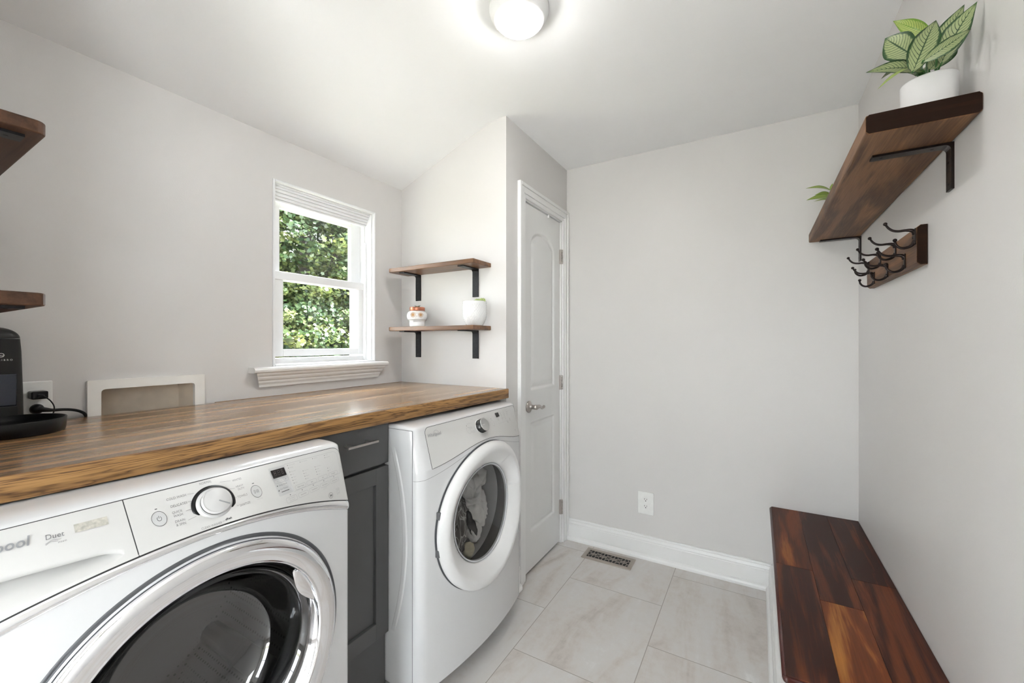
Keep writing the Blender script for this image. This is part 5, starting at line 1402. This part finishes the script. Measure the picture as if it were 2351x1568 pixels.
bm = bmesh.new(); hs_ = [0.0005] + [0.0775 * k / 60 for k in range(1, 61)]
rws = [[bm.verts.new(skull_pt(2 * PI * i / 120, h)) for i in range(120)] for h in hs_]
for a_, c_ in zip(rws, rws[1:]):
    for i in range(120): bm.faces.new((a_[i], a_[(i + 1) % 120], c_[(i + 1) % 120], c_[i]))
bm.faces.new(rws[0][::-1]); bm.faces.new(rws[-1])
for f in bm.faces: f.smooth = True
b = MB(); b.bm.free(); b.bm = bm; b.build('skull_body', M['ceramic'], sk)
b = MB(); b.lathe([(0.0, 0.077), (0.0380, 0.077), (0.0395, 0.079), (0.0400, 0.0925), (0.0390, 0.0945), (0.0365, 0.0945), (0.0355, 0.0895), (0.0, 0.0895)], (kx_, ky_, ZS), 'Z', 48); b.recalc(); b.build('rim', M['copper'], sk)
def skface(u, v_, lift=0.0):
    # point on the front of the skull, u across, v_ above the shelf
    r = skull_r(v_); t_ = max(-1, min(1, u / r)); y = r * 0.90 * (1 - abs(t_) ** 2.5) ** (1 / 2.5)
    return (kx_ + u, ky_ - y - lift, ZS + v_)
b = MB()
for ex in (-0.0205, 0.0190):
    for rr in (0.0118, 0.0095): ribbon(b, [(ex + rr * math.cos(a), 0.0560 + rr * math.sin(a) * 0.95) for a in [2 * PI * k / 24 for k in range(24)]], 0.0009, lambda u, v_: skface(u, v_, 0.0006), True)
    for k in range(8):
        a = 2 * PI * k / 8; c = (ex + 0.0052 * math.cos(a), 0.0560 + 0.0052 * math.sin(a))
        pts = [skface(c[0] + 0.0021 * math.cos(t), c[1] + 0.0021 * math.sin(t), 0.0008) for t in [2 * PI * q / 10 for q in range(10)]]
        b._add(pts, [tuple(range(10))])
b.build('eye_rings', M['gold'], sk)
b = MB()
for ex in (-0.0205, 0.0190):
    b._add([skface(ex + 0.0032 * math.cos(t), 0.0560 + 0.0032 * math.sin(t), 0.0012) for t in [2 * PI * q / 14 for q in range(14)]], [tuple(range(14))])
for (u, v_) in ((-0.0025, 0.0500), (0.0018, 0.0505), (-0.004, 0.0735), (0.0, 0.0745), (0.004, 0.0735)):
    b._add([skface(u + 0.0011 * math.cos(t), v_ + 0.0014 * math.sin(t), 0.0012) for t in [2 * PI * q / 10 for q in range(10)]], [tuple(range(10))])
b.build('painted_spots', M['gold'], sk)
b = MB()
for k in range(5): b.box(kx_ - 0.012 + 0.005 * k, kx_ - 0.0117 + 0.005 * k, ky_ - 0.0372, ky_ - 0.030, ZS + 0.012, ZS + 0.026)
b.box(kx_ - 0.016, kx_ + 0.014, ky_ - 0.0372, ky_ - 0.030, ZS + 0.0185, ZS + 0.0188); b.build('teeth_lines', M['pull'], sk)
sk.rotation_euler = (0, 0, 0.72); sk.scale = (1, 1, 1.10)
ap_ = thing('air_plant', (kx_, ky_, ZS + 0.0985), 'tiny dark sprig of plant in the skull pot', 'plant')
b = MB()
for k in range(10):
    a = k * 2.4; b.tube([(kx_, ky_, ZS + 0.0985), (kx_ + 0.010 * math.cos(a), ky_ + 0.010 * math.sin(a), ZS + 0.1085), (kx_ + 0.019 * math.cos(a), ky_ + 0.014 * math.sin(a), ZS + 0.1130)], [0.0016, 0.0016, 0.0004], 6)
b.build('sprig', M['succ2'], ap_)

# ------------------------------------------------------------------ pet feeder on the counter
FX, FY = -1.704, 0.2335
pf = thing('pet_feeder', (FX, FY, CTOP), 'dark charcoal pet feeder tower at the left edge of the counter', 'pet feeder')
def rbox_xy(x0, x1, y0, y1, r, k=6):
    pts = []
    for cx, cy, a0 in ((x1 - r, y1 - r, 0), (x0 + r, y1 - r, 90), (x0 + r, y0 + r, 180), (x1 - r, y0 + r, 270)):
        for i in range(k + 1):
            a = math.radians(a0 + 90 * i / k); pts.append((cx + r * math.cos(a), cy + r * math.sin(a)))
    return pts
fx0, fx1, fy0_, fy1_ = -1.7485, -1.662, 0.176, 0.291
def tower(b, z_levels):
    rows = []
    for (z, ins) in z_levels: rows.append([(x, y, z) for x, y in rbox_xy(fx0 + ins * 0.15, fx1 - ins * 0.9, fy0_ + ins, fy1_ - ins, max(0.004, 0.020 - ins * 0.1))])
    n = len(rows[0]); v = [p for r in rows for p in r]
    f = [(i * n + k, i * n + (k + 1) % n, (i + 1) * n + (k + 1) % n, (i + 1) * n + k) for i in range(len(rows) - 1) for k in range(n)]
    f += [tuple(range(n - 1, -1, -1)), tuple((len(rows) - 1) * n + k for k in range(n))]
    b._add(v, f, True)
b = MB(); tower(b, [(CTOP, 0.0), (CTOP + 0.10, 0.0012), (CTOP + 0.20, 0.0035), (CTOP + 0.2335, 0.0055)]); b.recalc(); o = b.build('feeder_body', M['feeder'], pf); autosmooth(o, 50)
b = MB(); tower(b, [(CTOP + 0.2345, 0.0055)] + [(CTOP + 0.2345 + 0.030 * math.sin(PI / 2 * k / 8), 0.0055 + 0.040 * (1 - math.cos(PI / 2 * k / 8))) for k in range(1, 9)]); b.recalc(); o = b.build('feeder_lid', M['feeder'], pf); autosmooth(o, 50)
b = MB(); b.box(fx1 - 0.006, fx1 + 0.0012, 0.192, 0.276, 1.085, 1.168, 0.002); b.build('tank_window', M['feedwin'], pf, label='blue black glossy tank window')
b = MB(); b.box(fx1 - 0.004, fx1 + 0.0009, 0.190, 0.278, 1.050, 1.0835, 0.001); b.build('outlet_opening', M['shadow'], pf)
b = MB()
ff = lambda a_, b_: (fx1 - 0.0020, 0.250 + a_, 1.2165 + b_)
put_text(b, 'P E T L I B R O', 0.0058, lambda a_, b_: (fx1 - 0.0022, 0.250 + a_, 1.2040 + b_), bold=0.0001)
ribbon(b, [(0.0000 + 0.0048 * math.cos(a), 0.0048 * math.sin(a)) for a in [-2.4 + 4.6 * k / 20 for k in range(21)]], 0.0014, ff)
ribbon(b, [(-0.0050, -0.0035), (-0.0010, -0.0005), (0.0015, -0.0018), (0.0048, -0.0002)], 0.0012, ff)
b.build('feeder_lettering', M['white_txt'], pf)
bw_ = thing('feeding_bowl', (-1.583, 0.2532, CTOP), 'shallow round black feeding bowl in front of the pet feeder', 'bowl')
b = MB(); b.lathe([(0.0, 0.0), (0.088, 0.0), (0.092, 0.003), (0.0945, 0.034), (0.0935, 0.0355), (0.0905, 0.0345), (0.086, 0.024), (0.070, 0.012), (0.03, 0.007), (0.0, 0.006)], (-1.583, 0.2532, CTOP), 'Z', 96); b.recalc()
bmesh.ops.translate(b.bm, vec=(0.012, -0.002, 0), verts=b.bm.verts[:])
b.build('bowl', M['blackp'], bw_)
random.seed(2)
kb0 = None
for k in range(3):
    px, py = -1.552 + random.uniform(-0.025, 0.025), 0.262 + random.uniform(-0.03, 0.03)
    if kb0 is None:
        b = MB(); b.ball((0, 0, 0), 0.0042, 10, (1, 1, 0.6)); o = b.build('kibble', M['kibble']); kb0 = o
    else: o = kb0.copy(); COL.objects.link(o)
    o.location = (px, py, CTOP + 0.0135 + (abs(px + 1.571) + abs(py - 0.25)) * 0.14); o['label'] = 'brown kibble piece lying in the black feeding bowl'; o['category'] = 'kibble'; o['group'] = 'kibble in the bowl'

# ------------------------------------------------------------------ outlets
def duplex(parent, c, axis):
    """two receptacle faces; c = centre on plate front"""
    for s in (-1, 1):
        z = c[2] + s * 0.0195; b = MB(); pts = []
        for k in range(28):
            a = 2 * PI * k / 28; u, v_ = 0.0172 * math.cos(a), max(-0.0125, min(0.0125, 0.0172 * math.sin(a))); pts.append((u, v_))
        if axis == 'Y': P = [(c[0] + u, c[1], z + v_) for u, v_ in pts]; Q_ = [(c[0] + u, c[1] - 0.0015, z + v_) for u, v_ in pts]
        else: P = [(c[0], c[1] + u, z + v_) for u, v_ in pts]; Q_ = [(c[0] + 0.0015, c[1] + u, z + v_) for u, v_ in pts]
        b._add(P + Q_, [(i, (i + 1) % 28, 28 + (i + 1) % 28, 28 + i) for i in range(28)] + [tuple(range(28, 56))]); b.recalc()
        so = b.build('receptacle', M['outlet'], parent)
        for (u0, u1, v0, v1) in ((-0.0075, -0.0050, -0.001, 0.0070), (0.0050, 0.0072, -0.0005, 0.0065), (-0.0025, 0.0025, -0.0095, -0.0045)):
            b = MB()
            if axis == 'Y': b.box(c[0] + u0, c[0] + u1, c[1] - 0.0018, c[1] - 0.001, z + v0, z + v1)
            else: b.box(c[0] + 0.001, c[0] + 0.0018, c[1] + u0, c[1] + u1, z + v0, z + v1)
            b.build('slot', M['dark'], so)
ot = thing('wall_outlet', (-0.555, YE, 0.317), 'white duplex outlet low on the end wall above the baseboard', 'outlet')
b = MB(); b.box(-0.6005, -0.5105, YE - 0.006, YE, 0.252, 0.382, 0.003); b.build('cover_plate', M['outlet'], ot); duplex(ot, (-0.555, YE - 0.006, 0.3185), 'Y')
o2 = thing('wall_outlet', (XL, 0.30, 1.08), 'white outlet plate behind the pet feeder with two plugs in it', 'outlet')
b = MB(); b.box(XL, XL + 0.006, 0.240, 0.357, 1.018 + 0.012, 1.140, 0.003); b.build('cover_plate', M['outlet'], o2); duplex(o2, (XL + 0.006, 0.323, 1.0825), 'X')
ad = thing('usb_charger', (XL + 0.008, 0.323, 1.103), 'black square usb charger plugged into the upper socket beside the feeder', 'charger')
b = MB(); b.box(XL + 0.0078, XL + 0.050, 0.308, 0.340, 1.0925, 1.1145, 0.004, 3); b.build('charger_body', M['blackp'], ad)
b = MB(); b.box(XL + 0.050, XL + 0.058, 0.318, 0.331, 1.099, 1.106, 0.0015); b.build('usb_plug', M['iron'], ad)
b = MB(); b.tube([(XL + 0.058, 0.3245, 1.1025), (XL + 0.066, 0.329, 1.100), (XL + 0.066, 0.340, 1.088), (XL + 0.062, 0.348, 1.070), (XL + 0.062, 0.346, 1.052), (XL + 0.066, 0.335, 1.040), (XL + 0.060, 0.315, 1.0275), (XL + 0.050, 0.300, 1.0272)], 0.0016, 8, sm=4); b.build('cable', M['blackp'], ad)
pg = thing('power_plug', (XL + 0.008, 0.323, 1.062), 'black power plug in the lower socket with thick cord running right', 'plug')
b = MB(); b.lathe([(0.0, 0.0), (0.013, 0.0), (0.0145, 0.004), (0.0125, 0.014), (0.009, 0.020), (0.0, 0.021)], (XL + 0.0078, 0.325, 1.0625), 'X', 20); b.recalc(); b.build('plug_body', M['blackp'], pg)
b = MB(); b.tube([(XL + 0.024, 0.326, 1.0625), (XL + 0.027, 0.338, 1.060), (XL + 0.026, 0.352, 1.057), (XL + 0.024, 0.375, 1.0555), (XL + 0.020, 0.395, 1.051), (XL + 0.0145, 0.412, 1.043), (XL + 0.008, 0.424, 1.030), (XL + 0.0065, 0.430, 1.000)], [0.008, 0.0065, 0.0045, 0.004, 0.004, 0.004, 0.004, 0.004], 12, sm=4); b.build('cord', M['blackp'], pg)

# washer supply box sunk in the wall
wb = thing('washer_outlet_box', (XL, 0.581, 1.0), 'white recessed washing machine outlet box in the wall behind the counter', 'outlet box')
b = MB()
Y0_, Y1_, Z0_, Z1_ = 0.427, 0.736, 0.92, 1.133
pts_o = rrect(Y0_, Y1_, Z0_, Z1_, 0.003, 3); pts_i = rrect(0.4575, 0.7045, 0.952, 1.1045, 0.009, 3)
n = len(pts_o)
for (off_o, off_i, fl) in ((XL + 0.012, XL + 0.013, 0),):
    v = [(off_o, y, z) for y, z in pts_o] + [(off_i, y, z) for y, z in pts_i] + [(XL, y, z) for y, z in pts_o] + [(XL - 0.003, y, z) for y, z in pts_i]
    f = [(i, (i + 1) % n, n + (i + 1) % n, n + i) for i in range(n)] + [(i, (i + 1) % n, 2 * n + (i + 1) % n, 2 * n + i) for i in range(n)] + [(n + i, n + (i + 1) % n, 3 * n + (i + 1) % n, 3 * n + i) for i in range(n)]
    b._add(v, f)
b.recalc(); b.build('box_frame', M['boxpl'], wb)
b = MB()
r1 = [(XL - 0.002, y, z) for y, z in pts_i]; r2 = [(XL - 0.078, y, z) for y, z in rrect(0.464, 0.690, 0.958, 1.098, 0.009, 3)]
b._add(r1 + r2, [(i, (i + 1) % n, n + (i + 1) % n, n + i) for i in range(n)] + [tuple(range(n, 2 * n))], False); b.build('box_recess', M['boxin'], wb)

# ------------------------------------------------------------------ floor register
rg = thing('floor_register', (-0.739, 2.3445, 0), 'small tan metal floor vent with cut-out pattern beside the end wall', 'floor vent')
rx0, rx1, ry0, ry1 = -0.882, -0.596, 2.282, 2.4085
b = MB(); frame_box(b, rx0, rx1, ry0, ry1, 0.0005, 0.0005, 0.0) if False else None
b.box(rx0, rx0 + 0.024, ry0, ry1, 0, 0.0055, 0.002); b.box(rx1 - 0.024, rx1, ry0, ry1, 0, 0.0055, 0.002)
b.box(rx0 + 0.022, rx1 - 0.022, ry0, ry0 + 0.024, 0, 0.0055, 0.002); b.box(rx0 + 0.022, rx1 - 0.022, ry1 - 0.022, ry1, 0, 0.0055, 0.002)
b.build('rim', M['reg'], rg)
b = MB(); b.box(rx0 + 0.02, rx1 - 0.02, ry0 + 0.02, ry1 - 0.02, 0.0002, 0.001); b.build('duct_opening', M['dark'], rg)
b = MB()
gx0, gx1, gy0, gy1 = rx0 + 0.023, rx1 - 0.023, ry0 + 0.023, ry1 - 0.021
cw = (gx1 - gx0) / 4.0; gyc = (gy0 + gy1) / 2; hh = (gy1 - gy0) / 2
def flatbar(pts, w_, closed=False):
    n_ = len(pts)
    for zz in (0.0042,):
        ribbon(b, pts, w_, lambda u, v_: (u, v_, zz), closed)
    ribbon(b, pts, w_, lambda u, v_: (u, v_, 0.0022), closed)
for c in range(5):
    cx_ = gx0 + cw * c
    inb = lambda p: gx0 <= p[0] <= gx1
    pts = [(cx_ + 0.017 * math.cos(2 * PI * k / 32), gyc + 0.017 * math.sin(2 * PI * k / 32)) for k in range(33)]
    seg_ = [p for p in pts if inb(p)]
    if c == 0: seg_ = [(cx_ + 0.017 * math.cos(-PI / 2 + PI * k / 16), gyc + 0.017 * math.sin(-PI / 2 + PI * k / 16)) for k in range(17)]
    if c == 4: seg_ = [(cx_ + 0.017 * math.cos(PI / 2 + PI * k / 16), gyc + 0.017 * math.sin(PI / 2 + PI * k / 16)) for k in range(17)]
    flatbar(seg_, 0.0038)
    for k in range(8):
        a = PI / 8 + PI / 4 * k; p0 = (cx_ + 0.017 * math.cos(a), gyc + 0.017 * math.sin(a))
        r_ = min(0.036, hh / abs(math.sin(a)) if abs(math.sin(a)) > 0.5 else 0.036); p1 = (cx_ + r_ * math.cos(a), gyc + r_ * math.sin(a))
        if inb(p0) and inb(p1): flatbar([p0, p1], 0.0036)
    if 0 < c < 4:
        for k in (0, 2, 4, 6):
            a = PI / 4 * k; flatbar([(cx_ - 0.0 + 0.005 * math.cos(a), gyc + 0.005 * math.sin(a)), (cx_ + 0.017 * math.cos(a), gyc + 0.017 * math.sin(a))], 0.0034)
    if c < 4: flatbar([(cx_ + cw / 2, gy0), (cx_ + cw / 2, gyc - 0.009), (cx_ + cw / 2 - 0.006, gyc), (cx_ + cw / 2, gyc + 0.009), (cx_ + cw / 2, gy1)], 0.0036); flatbar([(cx_ + cw / 2, gyc - 0.009), (cx_ + cw / 2 + 0.006, gyc), (cx_ + cw / 2, gyc + 0.009)], 0.0036)
b.build('grille', M['reg'], rg)
